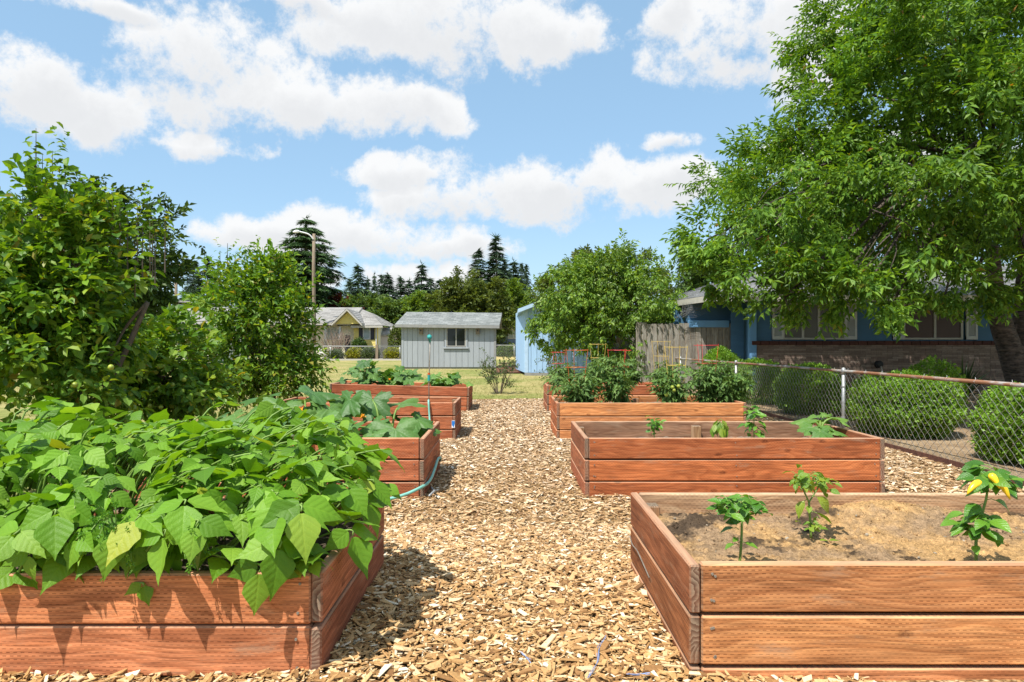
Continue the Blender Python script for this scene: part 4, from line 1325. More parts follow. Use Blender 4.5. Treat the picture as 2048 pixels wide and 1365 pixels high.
def far_window(parent, cx, cz, w_, h_, y, frame, pane, shutters=None, mull=1):
    w = empty('window'); w.parent = parent; w.location = (cx, y, cz)
    mb = MB()
    for x in np.linspace(-w_ / 2, w_ / 2, mull + 2):
        mb.box((x - .05, -.08, -h_ / 2), (x + .05, .0, h_ / 2))
    for z in (-h_ / 2, h_ / 2):
        mb.box((-w_ / 2 - .05, -.078, z - .05), (w_ / 2 + .05, -.002, z + .05))
    mb.build('frame', frame, w)
    xs_ = np.linspace(-w_ / 2, w_ / 2, mull + 2)
    for a, b in zip(xs_[:-1], xs_[1:]):
        box('pane', (a + .05, -.055, -h_ / 2 + .05), (b - .05, -.04, h_ / 2 - .05), pane, w)
    if shutters:
        for s in (-1, 1):
            box('shutter', (s * (w_ / 2 + .25) - .18, -.07, -h_ / 2 - .05), (s * (w_ / 2 + .25) + .18, -.01, h_ / 2 + .05), shutters, w)

# yellow house
Y0 = 62.0
def q(px, py, Y=Y0):
    return P(px, py, Y)
e = tag(empty('yellow_house', (q(690, 690)[0], Y0, 0)), 'yellow house with porch gable and dark-shuttered window behind far fence', 'house')
org = np.array([q(690, 690)[0], Y0, 0])
xl, xr = q(540, 0)[0], q(756, 0)[0]
mb = MB(); mb.box(np.array([xl, Y0 + .05, -.1]) - org, np.array([xr, Y0 + 8, 3.1]) - org, .01); mb.build('wall', M['cream_siding'], e)
lapwall(e, 'siding', q(709, 0)[0], xr, Y0 - .3, 0, 3.15, M['yellow_siding'], .2, org)
mb = MB(); mb.box(np.array([q(709, 0)[0], Y0 - .28, 0]) - org, np.array([xr, Y0 + .1, 3.1]) - org, .01); mb.build('wing_wall', M['yellow_siding'], e)
far_window(e, q(735, 0)[0] - org[0], q(0, 665.5)[2], .62, 1.25, -.3, M['white'], M['pane_blue'], M['shutter_dark'], 0)
far_window(e, q(668, 0)[0] - org[0], q(0, 668)[2], 1.3, 1.1, .05, M['white'], M['pane_blue'], None, 1)
# roofs
mb = MB()
ezl = q(0, 646.5, 61.2)[2]
A, B = np.array([xl - .5, Y0 - .9, ezl]), np.array([q(706, 0)[0], Y0 - .9, ezl])
C, D = np.array([q(706, 0)[0], Y0 + 4, q(0, 615.5, 66)[2]]), np.array([xl - .5, Y0 + 4, q(0, 615.5, 66)[2]])
lap_roof(mb, A - org, B - org, C - org, D - org, .28, .7, .03)
# wing hip on the side of the window
A2, B2 = np.array([q(706, 0)[0], Y0 - .9, q(0, 652, 61.2)[2]]), np.array([q(769, 0)[0], Y0 - .9, q(0, 651.5, 61.2)[2]])
C2, D2 = np.array([q(728, 0)[0], Y0 + 3.5, q(0, 627, 65.5)[2]]), np.array([q(700, 0)[0], Y0 + 4, q(0, 617, 66)[2]])
lap_roof(mb, A2 - org, B2 - org, C2 - org, D2 - org, .28, .7, .03)
E2 = np.array([q(769, 0)[0], Y0 + 8.5, B2[2]])
lap_roof(mb, B2 - org, E2 - org, C2 + [0, .5, 0] - org, C2 - org, .28, .7, .03)
mb.build('roof', M['roof_far'], e)
mb = MB()
slab(mb, [A - org - [0, 0, .02], B - org - [0, 0, .02], C - org - [0, 0, .02], D - org - [0, 0, .02]], .18)
slab(mb, [A2 - org - [0, 0, .02], B2 - org - [0, 0, .02], C2 - org - [0, 0, .02], D2 - org - [0, 0, .02]], .18)
mb.build('roof_deck', M['cream_trim'], e)
# porch gable
gl, ga, gr = np.array([q(672, 0)[0], 0, q(0, 648, 60.6)[2]]), np.array([q(702, 0)[0], 0, q(0, 618, 60.6)[2]]), np.array([q(731, 0)[0], 0, q(0, 648, 60.6)[2]])
mb = MB()
yy = 60.9
mb.add([np.array([p[0], yy, p[2]]) - org for p in (gl + [.25, 0, 0], gr - [.25, 0, 0], ga - [0, 0, .25])] + [np.array([p[0], yy + .15, p[2]]) - org for p in (gl + [.25, 0, 0], gr - [.25, 0, 0], ga - [0, 0, .25])], [[0, 1, 2], [5, 4, 3], [0, 3, 4, 1]])
mb.build('porch_gable', M['yellow_siding'], e)
mb = MB(); md = MB()
for a, b in ((gl, ga), (ga, gr)):
    f0, f1 = np.array([a[0], 60.4, a[2]]) - org, np.array([b[0], 60.4, b[2]]) - org
    k0, k1 = f0 + [0, 5.5, 0], f1 + [0, 5.5, 0]
    slab(md, [f0, f1, k1, k0] if a is gl else [f0, f1, k1, k0], .2)
    if a is gl:
        lap_roof(mb, k0 + [0, 0, .02], f0 + [0, 0, .02], f1 + [0, 0, .02], k1 + [0, 0, .02], .28, .7, .03)
    else:
        lap_roof(mb, f1 + [0, 0, .02], k1 + [0, 0, .02], k0 + [0, 0, .02], f0 + [0, 0, .02], .28, .7, .03)
mb.build('porch_roof', M['roof_far'], e); md.build('rake_board', M['cream_trim'], e)
for px in (657, 685.5):
    mb = MB(); c = q(px, 0)[0]; mb.box(np.array([c - .09, 60.9, 0]) - org, np.array([c + .09, 61.08, 3.0]) - org); mb.build('porch_post', M['white'], e)
mb = MB(); c = q(754, 0)[0]; mb.box(np.array([c - .06, Y0 - .42, 0]) - org, np.array([c + .06, Y0 - .33, 3.1]) - org); mb.build('downspout', M['white'], e)
box('door', np.array([q(690, 0)[0], Y0 - .02, .1]) - org, np.array([q(700, 0)[0], Y0 + .03, 2.2]) - org, M['shutter_dark'], e)

# house with pale walls behind the fruit trees
Yc = 46.0
oc = np.array([q(320, 0, Yc)[0], Yc, 0])
e = tag(empty('cream_house', tuple(oc)), 'cream house with grey shingle roof glimpsed between the fruit trees', 'house')
x0, x1 = q(150, 0, Yc)[0], q(420, 0, Yc)[0]
mb = MB(); mb.box(np.array([x0, Yc + .05, -.1]) - oc, np.array([x1, Yc + 7, 2.85]) - oc, .01); mb.build('wall', M['cream_siding'], e)
lapwall(e, 'siding', x0, x1, Yc, 0, 2.9, M['cream_siding'], .2, oc)
mb = MB()
A, B = np.array([x0 - .5, Yc - .7, q(0, 643, 45.3)[2]]), np.array([x1 + .5, Yc - .7, q(0, 643, 45.3)[2]])
C, D = np.array([x1 + .5, Yc + 3.5, q(0, 615, 49.5)[2]]), np.array([x0 - .5, Yc + 3.5, q(0, 615, 49.5)[2]])
lap_roof(mb, A - oc, B - oc, C - oc, D - oc, .25, .6, .025); mb.build('roof', M['roof_far'], e)
mb = MB(); slab(mb, [p - oc - [0, 0, .03] for p in (A, B, C, D)], .18); mb.build('fascia', M['white'], e)
for px, wd in ((395, 1.3), (280, 1.1), (215, 1.1)):
    far_window(e, q(px, 0, Yc)[0] - oc[0], q(0, 666, Yc)[2], wd, 1.2, 0.0, M['white'], M['glass'], None, 1)
box('post', np.array([q(373, 0, 45)[0] - .12, 45.0, 0]) - oc, np.array([q(373, 0, 45)[0] + .12, 45.24, 2.7]) - oc, M['dark'], e)
# dark flat carport roof above it
Yd = 52.0
od = np.array([q(330, 0, Yd)[0], Yd, 0])
e = tag(empty('flat_roof_house', tuple(od)), 'dark brown flat-roofed house rising behind the cream house', 'house')
xa, xb = q(170, 0, Yd)[0], q(410, 0, Yd)[0]
mb = MB(); mb.box(np.array([xa + .5, Yd + .6, -.1]) - od, np.array([xb - .5, Yd + 7, 4.2]) - od, .01); mb.build('wall', M['dark'], e)
mb = MB(); slab(mb, [np.array(p) - od for p in ((xa, Yd - .3, q(0, 598, Yd)[2] + .2), (xb, Yd - .3, q(0, 604, Yd)[2]), (xb, Yd + 7.5, q(0, 604, Yd)[2] + .1), (xa, Yd + 7.5, q(0, 598, Yd)[2] + .3))], .14); mb.build('roof', M['roof_far'], e)
mb = MB(); mb.box(np.array([xa + .1, Yd - .25, 4.0]) - od, np.array([xb - .1, Yd + .2, 4.45]) - od); mb.build('fascia', M['dark'], e)

# slate-blue house, white store and brown-roofed house
Yb = 76.0
ob = np.array([q(1030, 0, Yb)[0], Yb, 0])
e = tag(empty('slate_blue_house', tuple(ob)), 'slate-blue house with white-framed window between the two sheds', 'house')
x0, x1 = q(985, 0, Yb)[0], q(1130, 0, Yb)[0]
mb = MB(); mb.box(np.array([x0, Yb + .05, -.1]) - ob, np.array([x1, Yb + 8, 3.2]) - ob, .01); mb.build('wall', M['navy'], e)
lapwall(e, 'siding', x0, x1, Yb, 0, 3.2, M['navy'], .22, ob)
far_window(e, q(1027, 0, Yb)[0] - ob[0], q(0, 668.5, Yb)[2], 1.25, 1.0, 0, M['white'], M['pane_blue'], None, 1)
mb = MB()
A, B = np.array([q(1003, 0, Yb)[0] - .6, Yb - .7, q(0, 655, 75.3)[2]]), np.array([x1 + .6, Yb - .7, q(0, 655, 75.3)[2]])
C, D = np.array([x1 + .6, Yb + 4.2, q(0, 642, 80)[2]]), np.array([q(990, 0, 80)[0], Yb + 4.2, q(0, 642, 80)[2]])
lap_roof(mb, A - ob, B - ob, C - ob, D - ob, .3, .8, .03); mb.build('roof', M['roof_far'], e)
mb = MB(); slab(mb, [p - ob - [0, 0, .03] for p in (A, B, C, D)], .2); mb.build('fascia', M['white'], e)

Ys = 63.5
os_ = np.array([q(771, 0, Ys)[0], Ys, 0])
e = tag(empty('storage_shed', tuple(os_)), 'small pale storage shed between the yellow house and grey shed', 'shed')
x0, x1 = q(756, 0, Ys)[0], q(784, 0, Ys)[0]
mb = MB(); mb.box(np.array([x0, Ys + .03, -.1]) - os_, np.array([x1, Ys + 2.2, 2.3]) - os_, .01); mb.build('wall', M['pale_siding'], e)
lapwall(e, 'siding', x0, x1, Ys, 0, 2.3, M['pale_siding'], .3, os_)
mb = MB(); zr = q(0, 657, Ys)[2]
A, B, C, D = [np.array(p) - os_ for p in ((x0 - .1, Ys - .15, 2.25), (x1 + .1, Ys - .15, 2.25), (x1 + .12, Ys + 1.1, zr + .1), (x0 - .1, Ys + 1.1, zr + .1))]
lap_roof(mb, A, B, C, D, .3, .6, .02); mb.build('roof', M['roof_far'], e)
mb = MB(); slab(mb, [A - [0, 0, .02], B - [0, 0, .02], C - [0, 0, .02], D - [0, 0, .02]], .1)
mb.add([np.array(p) - os_ for p in ((x1, Ys, 2.28), (x1, Ys + 2.2, 2.28), (x1, Ys + 1.1, zr))], [[0, 1, 2]]); mb.build('gable', M['roof_far'], e)

Yw = 78.0
ow = np.array([q(790, 0, Yw)[0], Yw, 0])
e = tag(empty('brown_roof_house', tuple(ow)), 'house with brown hip roof showing behind the pale storage shed', 'house')
x0, x1 = q(745, 0, Yw)[0], q(880, 0, Yw)[0]
mb = MB(); mb.box(np.array([x0 + .5, Yw + .5, -.1]) - ow, np.array([x1 - .5, Yw + 8, 3.0]) - ow, .01); mb.build('wall', M['pale_siding'], e)
mb = MB()
A, B, C, D = [np.array(p) - ow for p in ((x0, Yw, 2.9), (x1, Yw, 2.9), (x1 - 3, Yw + 4.5, q(0, 644, 82)[2]), (q(786, 0, 82)[0], Yw + 4.5, q(0, 644, 82)[2]))]
lap_roof(mb, A, B, C, D, .3, .8, .03); mb.build('roof', M['roof_brown'], e)
mb = MB(); slab(mb, [A - [0, 0, .03], B - [0, 0, .03], C - [0, 0, .03], D - [0, 0, .03]], .2); mb.build('fascia', M['cream_trim'], e)

# air-conditioning unit by the yellow house
c = q(762, 690, 60.5)
e = tag(empty('air_conditioner', (c[0], 60.5, 0)), 'dark boxy air-conditioning unit beside the yellow house corner', 'air conditioner')
mb = MB(); mb.box((-.32, -.3, .06), (.32, .3, .95), .03); mb.build('cabinet', M['black'], e)
mb = MB()
for k in range(9):
    mb.box((-.30, -.325, .14 + k * .085), (.30, -.298, .17 + k * .085))
mb.build('grille', M['grey_trim'], e)
mb = MB(); mb.box((-.4, -.38, .0), (.4, .38, .06)); mb.build('pad', M['grey_trim'], e)

# white plastic garden chairs
def chair(loc, rz, label):
    e = tag(empty('plastic_chair', loc, (0, 0, rz)), label, 'chair', 'white plastic garden chairs')
    mb = MB(); mb.box((-.25, -.25, .40), (.25, .25, .435), .015); mb.build('seat', M['plastic_white'], e)
    for sx in (-1, 1):
        for sy in (-1, 1):
            mb = MB(); mb.tube([(sx * .27, sy * .27, 0), (sx * .235, sy * .23, .42)], [.022, .03], 6); mb.build('leg', M['plastic_white'], e)
        mb = MB(); mb.tube(bez((sx * .26, -.22, .42), (sx * .28, -.2, .62), (sx * .28, .1, .64), (sx * .24, .25, .62), n=12), .024, 6); mb.build('armrest', M['plastic_white'], e)
    b = MB(); b.tube(bez((-.24, .25, .43), (-.25, .32, .72), (-.14, .36, .92), (0, .37, .96), (.14, .36, .92), (.25, .32, .72), (.24, .25, .43), n=24), .026, 6)
    bo = b.build('backrest', M['plastic_white'], e)
    for x in (-.14, -.07, 0, .07, .14):
        mb = MB(); mb.tube([(x, .25, .43), (x, .33, .72), (x, .36, .93)], .017, 5); mb.build('slat', M['plastic_white'], bo)
cA, cB, cC = q(614, 0, 58.3), q(646, 0, 58.5), q(634, 0, 58.9)
chair((cA[0], 58.3, 0), math.radians(-60), 'white plastic chair standing away from the lamp pole')
chair((cB[0], 58.5, 0), math.radians(50), 'white plastic chair just past the lamp pole')

# ------------------------------------------------------------------ poles
pl = q(628, 0, 60.0)
e = tag(empty('lamp_pole', (pl[0], 60, 0)), 'tall wooden pole with curved street lamp arm', 'lamp pole')
zt = q(0, 468, 60)[2]
mb = MB(); mb.tube([(0, 0, -.2), (.02, 0, 4), (-.04, 0, 8), (.0, 0, zt)], [.18, .165, .15, .135], 10); mb.build('pole', M['dirt_box'], e, True)
mb = MB(); mb.tube(bez((0, -.14, zt - .55), (-.4, -.3, zt - .1), (-1.2, -.5, zt + .12), n=14), .065, 6); arm = mb.build('arm', M['plastic_white'], e, True)
mb = MB(); mb.tube([(-1.15, -.5, zt + .12), (-1.3, -.52, zt + .13), (-1.55, -.56, zt + .1), (-1.75, -.6, zt + .06)], [.06, .13, .15, .05], 8); mb.build('lamp_head', M['plastic_white'], e, True)
Yu = 68.0
pu = q(352, 0, Yu)
e = tag(empty('utility_pole', (pu[0], Yu, 0)), 'far utility pole with crossarm and transformer can above dark roof', 'utility pole')
zt = q(0, 523, Yu)[2]
mb = MB(); mb.tube([(0, 0, -.2), (0, 0, zt)], [.19, .14], 8); mb.build('pole', M['dirt_box'], e, True)
mb = MB(); mb.box((-1.1, -.22, zt - .5), (1.1, -.1, zt - .36)); mb.build('crossarm', M['dirt_box'], e)
for x in (-1.0, -.4, .4, 1.0):
    mb = MB(); mb.tube([(x, -.16, zt - .36), (x, -.16, zt - .16)], [.05, .035], 6); mb.build('insulator', M['white'], e)
mb = MB(); mb.tube([(.48, 0, zt - 1.6), (.48, 0, zt - .8), (.48, 0, zt - .72)], [.26, .26, .12], 12); mb.build('transformer', M['galv'], e, True)
for k, (dx_, zz) in enumerate(((-1.0, -.16), (1.0, -.16), (0, -1.9))):
    o = MB()
    a = np.array([pu[0] + dx_, Yu - .16, zt + zz])
    b = np.array([pu[0] - 30, Yu - 12, zt + zz + 1.2])
    o.tube(bez(a, (a + b) / 2 - [0, 0, 1.0], b, n=14), .02, 4)
    tag(o.build('power_line', M['black']), ['upper power line from the crossarm end to the dark tree', 'upper power line from the far crossarm end', 'lowest power line strung from the utility pole'][k], 'cable', 'power lines')

# ------------------------------------------------------------------ trees
def spray(n, L, W, length, droop=.5, spread=1.0, fold=.3, up=.0, curve=.25, leaf=None):
    """n leaves set alternately along a twig that runs along +x; every leaf is an island"""
    items = []
    for i in range(n):
        t = (i + .6) / n
        a = i * 2.4 + rng.uniform(-.4, .4)
        base = np.array([t * length, 0, curve * t * t * length * -.3])
        out = np.array([.55 + .3 * t, math.cos(a) * spread, math.sin(a) * spread * .6 + up - droop * rng.uniform(.3, 1.0)])
        nr = np.array([rng.normal(0, .25), rng.normal(0, .25), 1.0])
        l = (leaf or leaf_fold)(L * rng.uniform(.7, 1.15), W * rng.uniform(.85, 1.2), fold, rng.uniform(.1, .35))
        items.append((l[0] @ frames(out[None], nr[None])[0].T + base, l[1], l[2]))
    return combine(items)

def crown_anchor(lobes, n, clump=.35, shell=.55, per=14, bottom=None):
    """points clustered in clumps towards the surface of a union of ellipsoids; returns points and outward directions"""
    lobes = [(np.asarray(c, float), np.asarray(r, float) * np.ones(3)) for c, r in lobes]
    vol = np.array([r.prod() ** (2 / 3) for c, r in lobes]); vol /= vol.sum()
    P_, D_ = [], []
    nc = max(1, n // per)
    which = rng.choice(len(lobes), nc, p=vol)
    dirs = rv(nc)
    rad = shell + (1 - shell) * rng.uniform(0, 1, nc) ** .6
    for w, dd, rr in zip(which, dirs, rad):
        c, r = lobes[w]
        cc = c + dd * r * rr * rng.uniform(.88, 1.08)
        k = int(per * rng.uniform(.5, 1.5)) + 1
        sc = clump * r.mean() * rng.uniform(.5, 1.0)
        pts = cc + rng.normal(0, 1, (k, 3)) * sc * np.array([1, 1, .6])
        P_.append(pts)
        D_.append(np.tile(dd, (k, 1)) + rng.normal(0, .5, (k, 3)))
    P_, D_ = np.concatenate(P_), np.concatenate(D_)
    if bottom is not None:
        ok = P_[:, 2] > bottom
        P_, D_ = P_[ok], D_[ok]
    return P_, D_

def tree(name, label, cat, base, trunk, lobes, n, templates, leafmat, barkmat, size=1.0, clump=.35, shell=.5, lift=.25, limb=.05, group=None, twigs=0, per=14, trunk_sides=8, bottom=None, extra=None):
    base = np.asarray(base, float)
    e = tag(empty(name, tuple(base)), label, cat, group)
    mb = MB()
    for pts, rad in trunk:
        mb.tube(bez(*[np.asarray(p, float) - base for p in pts], n=16), np.interp(np.linspace(0, 1, len(bez(*pts, n=16))), np.linspace(0, 1, len(rad)), rad), trunk_sides)
    fork = np.asarray(trunk[0][0][-1], float)
    for c, r in lobes:
        c = np.asarray(c, float)
        starts = [np.asarray(t[0][-1], float) for t in trunk]
        f = min(starts, key=lambda s: np.linalg.norm(s - c))
        mid = (f + c) / 2 + np.array([0, 0, .12 * np.linalg.norm(c - f)])
        path_ = bez(f, mid, c, n=10)
        mb.tube(path_ - base, np.linspace(limb, limb * .35, len(path_)), 6)
        for _ in range(twigs):
            tip = c + rv(1)[0] * np.asarray(r) * .85
            s = path_[rng.integers(len(path_) // 2, len(path_))]
            tw = bez(s, (s + tip) / 2 + rng.normal(0, .08, 3) * np.mean(r) + [0, 0, .05], tip, n=8)
            mb.tube(tw - base, np.linspace(limb * .32, limb * .08, len(tw)), 4)
    mb.build('trunk', barkmat, e, True)
    P_, D_ = crown_anchor(lobes, n, clump, shell, per, bottom)
    D_[:, 2] += lift
    items = []
    k = rng.integers(0, len(templates), len(P_))
    sc = size * rng.uniform(.75, 1.25, len(P_))
    up = np.array([0, 0, 1.0]) + rng.normal(0, .35, (len(P_), 3))
    Rm = frames(D_, up)
    for qn in range(len(templates)):
        w = k == qn
        if w.any():
            items.append(scatter(templates[qn], P_[w] - base, Rm[w], sc[w]))
    if extra:
        items += extra(base)
    V, F, U = combine(items)
    link('crown', mesh('crown', V, F), leafmat, e)
    return e

def pxl(x, y, r, Y, depth=1.0):
    return (P(x, y, Y), np.array([r * Y / FPX, r * Y / FPX * depth, r * Y / FPX]))

# cherry tree over the blue house
T_ch = [spray(10, .125, .40, .34, .75, 1.0, .35) for _ in range(8)]
CH = [pxl(1475, 505, 95, 10.6), pxl(1415, 480, 52, 11), pxl(1405, 535, 36, 11), pxl(1600, 345, 130, 11), pxl(1550, 440, 105, 10.6), pxl(1515, 575, 50, 10.2), pxl(1620, 560, 85, 9.8),
      pxl(1740, 190, 150, 11.5), pxl(1640, 270, 80, 11), pxl(1680, 90, 75, 12), pxl(1740, 60, 110, 12), pxl(1770, 430, 150, 9.6), pxl(1730, 575, 60, 9.3), pxl(1850, 545, 80, 9.6), pxl(1570, 595, 45, 10), pxl(1650, 600, 50, 9.8), pxl(1790, 600, 50, 9.8), pxl(1890, 590, 55, 10), pxl(1960, 560, 60, 9.8), pxl(1930, 300, 190, 9.8), pxl(1900, 90, 180, 10.5),
      pxl(2060, 180, 200, 10), pxl(2080, 420, 170, 10), pxl(2060, 540, 60, 10), pxl(1980, -60, 200, 11),
      ((6.6, 14.8, 4.6), (2.0, 1.6, 1.5)), ((8.5, 15.6, 5.0), (2.2, 1.6, 1.6)), ((10.5, 15.4, 5.2), (2.2, 1.7, 1.6)), ((12.5, 14.5, 5.0), (2.2, 2.0, 1.7)), ((9.5, 13, 7.6), (2.8, 2.4, 1.6)),
      ((13.0, 11.5, 5.5), (2.2, 2.2, 2.0)), ((11.0, 13, 3.6), (1.8, 1.6, 1.0)), ((7.5, 13.2, 3.4), (1.6, 1.4, .9)), ((5.6, 12.6, 4.2), (1.2, 1.3, 1.2)), ((15.0, 14.5, 5.0), (2.0, 2.2, 2.0)), ((14.5, 10.5, 4.6), (2.2, 2.2, 2.2)), ((13.0, 8.9, 6.5), (2.0, 1.8, 1.8)), ((16.6, 12.6, 5.0), (2.0, 2.2, 2.2)), ((13.5, 16.0, 4.6), (2.0, 1.4, 1.2))]  # outermost lobes, out of view, are added to block sky light from the house
tb = np.array([10.35, 13.0, 0])
tree('cherry_tree', 'large spreading cherry tree with double trunk shading the blue house', 'tree', tb,
     [([tb, (10.3, 13, 1.0), (10.32, 13, 2.4), (10.3, 12.7, 3.8)], [.30, .22, .19, .14]),
      ([(10.25, 13, .4), (10.0, 12.95, 1.1), (9.6, 12.8, 2.0), (9.2, 12.4, 3.2)], [.24, .22, .18, .10]),
      ([(10.3, 12.9, 2.2), (10.0, 12.6, 2.7), (9.5, 12.1, 3.3), (8.4, 11.3, 4.4)], [.13, .11, .08, .05])],
     CH, 21000, T_ch, M['cherry'], M['cherry_bark'], 1.0, .2, .5, -.05, .045, None, 4, 16, 12, bottom=1.62)

# round tree between the blue shed and the board fence, and the one behind it
T_dg = [spray(8, .12, .5, .28, .85, 1.0, .3) for _ in range(5)]
DG = [pxl(1200, 575, 75, 20.5), pxl(1155, 590, 70, 20), pxl(1115, 640, 52, 20), pxl(1100, 672, 34, 20), pxl(1260, 590, 85, 20), pxl(1240, 660, 60, 19.5), pxl(1180, 660, 50, 20), pxl(1320, 640, 46, 19.6), pxl(1360, 640, 24, 19.5),
      pxl(1345, 672, 18, 19.5), pxl(1300, 680, 30, 20), pxl(1200, 700, 26, 20), pxl(1235, 548, 48, 20.5), pxl(1145, 560, 36, 21)]
tb = P(1232, 690, 20.5); tb[2] = 0
tree('round_tree', 'round bushy tree with drooping light green leaves in front of blue shed', 'tree', tb,
     [([tb, tb + [.05, 0, .7], tb + [-.1, 0, 1.5]], [.16, .12, .09]), ([tb + [.05, 0, .3], tb + [.5, -.1, 1.1], tb + [.9, -.3, 1.7]], [.1, .08, .05])],
     DG, 3900, T_dg, M['dogwood'], M['bark'], 1.0, .22, .5, -.2, .05, None, 2, 15)
T_md = [spray(8, .17, .55, .35, .4, 1.0, .3) for _ in range(4)]
tb = P(1240, 690, 27.0); tb[2] = 0
tree('leafy_tree', 'taller olive-green tree rising behind the round bushy tree', 'tree', tb, [([tb, tb + [0, 0, 1.6], tb + [.1, 0, 2.6]], [.2, .16, .12])],
     [pxl(1225, 560, 55, 27), pxl(1165, 545, 38, 27), pxl(1285, 550, 42, 27), pxl(1315, 585, 30, 27), pxl(1115, 585, 36, 27), pxl(1280, 595, 62, 27), pxl(1200, 600, 70, 27)],
     2000, T_md, M['olive_leaf'], M['bark'], 1.0, .25, .55, .1, .06, None, 1, 11)

# pear trees in a row at the edge of the lawn
T_pr = [spray(9, .098, .56, .34, .35, 1.0, .38, .1, leaf=leaf_mid) for _ in range(6)]
def shoots(pts, h, nleaf, L, W, lean=.12):
    """long upright shoots with single leaves against the sky"""
    def f(base):
        its = []
        for p in pts:
            p = np.asarray(p, float)
            hh = h * rng.uniform(.6, 1.15)
            tip = p + np.array([rng.normal(0, lean), rng.normal(0, lean), hh])
            for k in range(nleaf):
                t = (k + .5) / nleaf
                c = p + (tip - p) * t + rng.normal(0, .01, 3)
                a = rng.uniform(0, 6.28)
                out = np.array([math.cos(a), math.sin(a) * .7, rng.uniform(-.45, .45)])
                l = leaf_mid(L * rng.uniform(.6, 1.1), W, .4, rng.uniform(.1, .5))
                its.append((l[0] @ frames(out[None], np.array([[rng.normal(0, .3), rng.normal(0, .3), 1.0]]))[0].T + c - base, l[1], l[2]))
        return its
    return f
def shoot_twigs(e, base, pts, h):
    pass
PY = 6.0
tb = np.array([-4.0, PY, 0.0])
big = [pxl(130, 570, 110, PY), pxl(60, 500, 66, PY), pxl(160, 500, 56, PY), pxl(85, 430, 36, PY), pxl(60, 640, 110, PY), pxl(165, 660, 70, PY), pxl(110, 730, 120, PY), pxl(240, 505, 50, PY + .2), pxl(20, 560, 90, PY + .2), pxl(-60, 640, 110, PY), pxl(200, 760, 55, PY)]
shp = [P(x, y, PY) for x, y in ((75, 390), (110, 400), (62, 410), (45, 420), (140, 400), (160, 390), (130, 370), (200, 420), (195, 440), (240, 440), (275, 450), (300, 470), (20, 420), (95, 380), (180, 410), (30, 440), (105, 345), (85, 350), (60, 380), (150, 420), (215, 455), (225, 430), (255, 470), (285, 490), (310, 500), (270, 520), (120, 430), (10, 460))]
sh2 = [P(70, 360, PY), P(72, 300, PY)]
pear = tree('pear_tree', 'tall pear tree with glossy leaves and long upright shoots beside bean bed', 'fruit tree', tb,
            [([tb, tb + [.05, 0, .5], tb + [-.05, 0, 1.2], tb + [.0, 0, 1.9]], [.06, .05, .04, .025]), ([tb + [0, 0, .5], tb + [.35, .05, 1.1], tb + [.6, .1, 1.7]], [.04, .03, .02]), ([tb + [0, 0, .4], tb + [-.4, .05, 1.0], tb + [-.55, 0, 1.8]], [.04, .03, .02])],
            big, 1350, T_pr, M['pear'], M['twig'], 1.0, .27, .35, .3, .02, 'pear trees along the lawn', 3, 9, 8, bottom=.35,
            extra=lambda b: shoots(shp, .42, 14, .09, .55, .10)(b) + shoots(sh2, .22, 5, .10, .55, .02)(b) + shoots([P(305, 480, PY), P(330, 470, PY)], .28, 7, .11, .5, .2)(b))
mb = MB()
for p in shp + sh2 + [P(305, 480, PY), P(330, 470, PY)]:
    mb.tube(np.array([p - [0, 0, .35], p, p + [0, 0, .2]]) - tb, [.007, .005, .002], 4)
mb.build('shoots', M['twig'], pear)
def fruit(parent, base, pts, r, mat, name='fruit'):
    sph = []
    for i in range(5):
        for j in range(8):
            th, ph = math.pi * (i + .5) / 5, 2 * math.pi * j / 8
            sph.append((math.sin(th) * math.cos(ph), math.sin(th) * math.sin(ph), math.cos(th) * .95))
    F = [[i * 8 + j, (i + 1) * 8 + j, (i + 1) * 8 + (j + 1) % 8, i * 8 + (j + 1) % 8] for i in range(4) for j in range(8)] + [list(range(8)), list(range(32, 40))[::-1]]
    me = mesh(name, np.array(sph) * r, F, None, True); me.materials.append(mat)
    for p in pts:
        link(name, me, None, parent, tuple(np.asarray(p) - base), (rng.uniform(-.4, .4), rng.uniform(-.4, .4), 0))
tb2 = np.array([-4.1, 7.7, 0])
low_ = [pxl(330, 730, 75, 7.7), pxl(260, 748, 50, 7.7), pxl(360, 742, 34, 7.7), pxl(370, 770, 50, 7.7), pxl(310, 780, 55, 7.7), pxl(220, 740, 70, 7.7)]
low = tree('low_pear_tree', 'low spreading pear tree hung with green fruit between two taller ones', 'fruit tree', tb2, [([tb2, tb2 + [.03, 0, .4], tb2 + [0, 0, .9]], [.05, .04, .03])],
           low_, 640, T_pr, M['pear'], M['twig'], 1.0, .27, .35, .1, .018, 'pear trees along the lawn', 2, 9, bottom=.3)
fruit(low, tb2, [P(x, y, 7.25) for x, y in ((318, 735), (326, 733), (312, 745), (308, 778), (316, 776), (300, 812), (322, 815), (368, 760), (225, 745), (262, 790), (345, 770), (280, 760))], .026, M['green_fruit'])
fruit(pear, tb, [P(x, y, 5.5) for x, y in ((222, 735), (150, 770), (80, 775))], .026, M['green_fruit'])
T_p2 = [spray(8, .10, .5, .3, .35, 1.0, .38, .1) for _ in range(5)]
tb3 = P(545, 690, 10.6); tb3[2] = 0
p3 = [pxl(500, 640, 90, 10.6), pxl(455, 610, 42, 10.6), pxl(560, 610, 55, 10.6), pxl(500, 570, 55, 10.6), pxl(445, 712, 44, 10.6), pxl(530, 710, 80, 10.6), pxl(590, 740, 42, 10.6), pxl(460, 750, 60, 10.6), pxl(590, 660, 30, 10.6), pxl(545, 560, 40, 10.6), pxl(480, 770, 48, 10.4), pxl(560, 768, 44, 10.4), pxl(420, 760, 44, 10.4), pxl(520, 760, 40, 10.2)]
